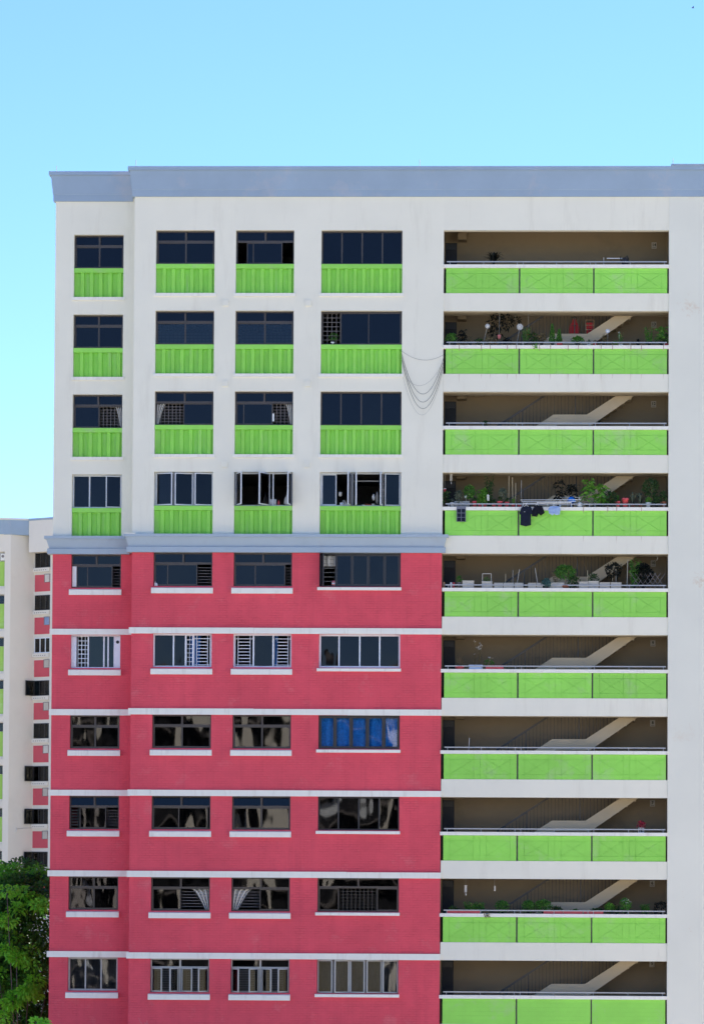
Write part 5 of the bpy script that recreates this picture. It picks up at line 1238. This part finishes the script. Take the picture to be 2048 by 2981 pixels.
curtain(2, 1, 0.02, 0.18, 0.02, 0.05, 'curtain_white', 'white curtain drawn back to the left of a black grille, twelfth floor', ztopf=0.68)
curtain(2, 2, 0.86, 0.99, 0.95, 0.99, 'curtain_white', 'white curtain drawn back to the right of a black grille, twelfth floor', ztopf=0.68)
curtain(8, 1, 0.68, 0.99, 0.92, 0.99, 'curtain_white', 'pale curtain gathered to the right in a sixth floor window', ztopf=0.68)
curtain(8, 2, 0.01, 0.34, 0.01, 0.10, 'curtain_white', 'pale curtain gathered to the left in a sixth floor window', ztopf=0.68)
curtain(6, 3, 0.01, 0.99, 0.01, 0.99, 'curtain_blue', 'bright blue curtain across the wide eighth floor window')
curtain(5, 1, 0.60, 0.80, 0.62, 0.78, 'curtain_navy', 'blue curtain strip behind the white grille, ninth floor')
curtain(5, 2, 0.70, 0.76, 0.70, 0.74, 'curtain_navy', 'narrow blue curtain edge behind the right-hand white grille, ninth floor')
curtain(4, 1, 0.06, 0.20, 0.06, 0.20, 'sky_cloth', 'pale curtain strip behind the tinted sash, tenth floor', ztopf=0.62)
curtain(4, 3, 0.02, 0.60, 0.02, 0.60, 'curtain_white', 'short white curtain along the top of the wide tenth floor window') 
curtain(9, 0, 0.02, 0.98, 0.02, 0.98, 'curtain_grey', 'grey sheer curtain behind the corner bay window, fifth floor', yo=0.6)
curtain(9, 3, 0.02, 0.98, 0.02, 0.98, 'curtain_grey', 'grey blind behind the wide casement window, fifth floor', yo=0.6)
# the short tenth floor one stops high up: shorten it
o = [q for q in bpy.data.objects if q.get('label', '').startswith('short white curtain')][0]
for vv in o.data.vertices: vv.co.z = PZ(V0(4) + 6) - (PZ(V0(4) + 6) - vv.co.z) * 0.34
def sillthing(r, c, f, name, label, cat, parts, y=None, lift=0.0):
    x0, x1 = WX[c]; Y = YB if c == 0 else 0; zb = PZ(V0(r) + (98.5 if r < 4 else 97.5)) + (0.046 if r < 4 else 0.046)
    t = thing(name, label, cat, (x0 + (x1 - x0) * f, Y + (0.24 if r < 4 else 0.19) if y is None else y, zb + lift), 'things in the windows')
    for (nm, mat, mb) in parts: mb.build(nm, mat, t, smooth=nm in ('body', 'bag'))
    return t
bottle = lambda h: MB().lathe([(0.03, 0), (0.033, h * 0.6), (0.012, h * 0.8), (0.012, h)], 10)
sillthing(4, 1, 0.03, 'bottle', 'white bottle on the window ledge, tenth floor, left of its shorter twin', 'bottle', [('body', 'white_plastic', bottle(0.15))], y=0.08, lift=-0.045)
sillthing(4, 1, 0.055, 'bottle', 'shorter white bottle on the window ledge, tenth floor', 'bottle', [('body', 'white_plastic', bottle(0.11))], y=0.08, lift=-0.045)
sillthing(4, 0, 0.055, 'exhaust_panel', 'tall white panel with a round dark hole in the corner bay window', 'panel', [('panel', 'white_plastic', MB().box(-0.07, 0.07, -0.01, 0.01, 0, 0.68)), ('hole', 'pot_black', MB().lathe([(0.045, -0.012), (0.045, -0.0105)], 14))], y=YB + 0.13)
sillthing(5, 0, 0.935, 'exhaust_panel', 'pale panel with a round black hole near its top, ninth floor', 'panel', [('panel', 'white_frame', MB().box(-0.095, 0.095, -0.01, 0.01, 0, 1.02))], y=YB + 0.17)
hl = MB().lathe([(0.055, 0), (0.055, 0.004)], 16).build('hole', 'pot_black', [q for q in bpy.data.objects if q.name.startswith('exhaust_panel')][-1], loc=(0, -0.012, 0.84)); hl.rotation_euler = (math.pi / 2, 0, 0)
sillthing(5, 0, 0.06, 'exhaust_panel', 'plain pale panel beside the white grille, ninth floor', 'panel', [('panel', 'white_frame', MB().box(-0.08, 0.08, -0.01, 0.01, 0, 1.02)), ('rib', 'white_frame', MB().box(-0.006, 0.006, -0.016, -0.0105, 0, 1.02))], y=YB + 0.17)
sillthing(4, 3, 0.17, 'small_box', 'small pink and white box in the wide tenth floor window', 'box', [('body', 'pot_pink', MB().box(-0.055, 0.055, -0.03, 0.03, 0, 0.16)), ('band', 'white_plastic', MB().box(-0.056, 0.056, -0.032, 0.032, 0.05, 0.09))])
sillthing(2, 2, 0.655, 'paper_strip', 'white paper strip at the open sash, twelfth floor', 'paper', [('sheet', 'white_plastic', MB().box(-0.03, 0.03, -0.004, 0.004, 0, 0.26))], lift=0.10, y=0.19)
sillthing(1, 3, 0.14, 'bowl', 'white bowl behind the black grille, thirteenth floor', 'bowl', [('body', 'white_plastic', MB().lathe([(0.03, 0), (0.08, 0.07), (0.075, 0.07), (0.025, 0.01)], 14))], y=0.26)
sillthing(1, 3, 0.155, 'potted_plant', 'small leafy plant behind the black grille of the thirteenth floor window', 'plant', [('pot', 'pot_black', potmesh(0.09, 0.12)), ('foliage', 'leaf_mid', foliage('tree', 0.36, 0.3, 60, 0.07))], y=0.28)
sillthing(3, 3, 0.265, 'tissue_box', 'white carton on the open window ledge, eleventh floor', 'box', [('body', 'pot_white', MB().box(-0.06, 0.06, -0.03, 0.03, 0, 0.09)), ('label_band', 'pot_blue', MB().box(-0.04, 0.04, -0.034, -0.0305, 0.03, 0.06))])
for k, (f, an) in enumerate(((0.305, 0.3), (0.325, 0.55))):
    t = sillthing(3, 3, f, 'folded_paper', ('first', 'second')[k] + ' leaning white paper beside the carton, eleventh floor', 'paper', [('sheet', 'pot_white', MB().box(-0.03, 0.03, -0.006, 0.006, 0, 0.17))]); t.rotation_euler[1] = -an
sillthing(3, 3, 0.245, 'towel', 'white cloth bundle hanging inside the open window, eleventh floor', 'towel', [('bag', 'curtain_white', MB().lathe([(0.01, 0), (0.06, 0.03), (0.055, 0.10), (0.06, 0.14), (0.01, 0.16)], 10))], lift=0.30, y=0.34)
sillthing(3, 3, 0.655, 'plastic_bag', 'knotted white plastic bag in the wide open window, eleventh floor', 'bag', [('bag', 'white_plastic', MB().lathe([(0.01, 0), (0.05, 0.05), (0.055, 0.13), (0.02, 0.19), (0.025, 0.22)], 10))], lift=0.17, y=0.36)
sillthing(3, 3, 0.70, 'cloth_rag', 'grey rag beside the plastic bag, eleventh floor', 'cloth', [('bag', 'curtain_grey', MB().lathe([(0.01, 0), (0.05, 0.08), (0.045, 0.28), (0.02, 0.42)], 9))], lift=0.05, y=0.36)
t = sillthing(3, 3, 0.755, 'bead_string', 'string of five silver balls by the right casement, eleventh floor', 'ornament', [('string', 'wire_pale', MB().tube([(0, 0, 0), (0, 0, 1.0)], 0.005, 4))], y=0.33)
for k in range(5): MB().lathe([(0.005, 0), (0.06, 0.03), (0.07, 0.075), (0.06, 0.12), (0.005, 0.15)], 10).build('ball', 'curtain_white', t, loc=(0, 0, 0.06 + 0.19 * k), smooth=True)
for k, (f, m_, d_) in enumerate(((0.53, 'pot_white', 'flat white dish'), (0.57, 'pot_clay', 'brown bowl'), (0.605, 'pot_red', 'red bowl'), (0.655, 'pot_white', 'white plate'))):
    sillthing(3, 3, f, 'dish', d_ + ' on the ledge of the wide open window', 'dish', [('body', m_, MB().lathe([(0.03, 0), (0.06, 0.02 + 0.02 * (k % 2)), (0.055, 0.025 + 0.02 * (k % 2)), (0.02, 0.006)], 12))])
MBx = MB().box(-0.62, 0.28, -0.01, 0.01, 0, 0.035)
sillthing(3, 3, 0.62, 'curtain_rod', 'pale horizontal rod across the wide open window, eleventh floor', 'rod', [('rod', 'wire_pale', MBx)], lift=0.80, y=0.33)
sillthing(3, 2, 0.66, 'carton', 'white carton inside the open three-leaf window, eleventh floor', 'box', [('body', 'pot_white', MB().box(-0.10, 0.10, -0.05, 0.05, 0, 0.20)), ('flap', 'white_plastic', MB().box(-0.09, 0.09, -0.055, -0.0505, 0.12, 0.19))], y=0.33)
sillthing(3, 2, 0.755, 'jar', 'small dark red jar beside the carton, eleventh floor', 'jar', [('body', 'pot_red', bottle(0.18))], y=0.30)
sillthing(3, 2, 0.90, 'plastic_bag', 'bulging white bag hanging at the right casement, eleventh floor', 'bag', [('bag', 'curtain_white', MB().lathe([(0.02, 0), (0.12, 0.06), (0.11, 0.2), (0.03, 0.36), (0.02, 0.5)], 12))], y=0.36)
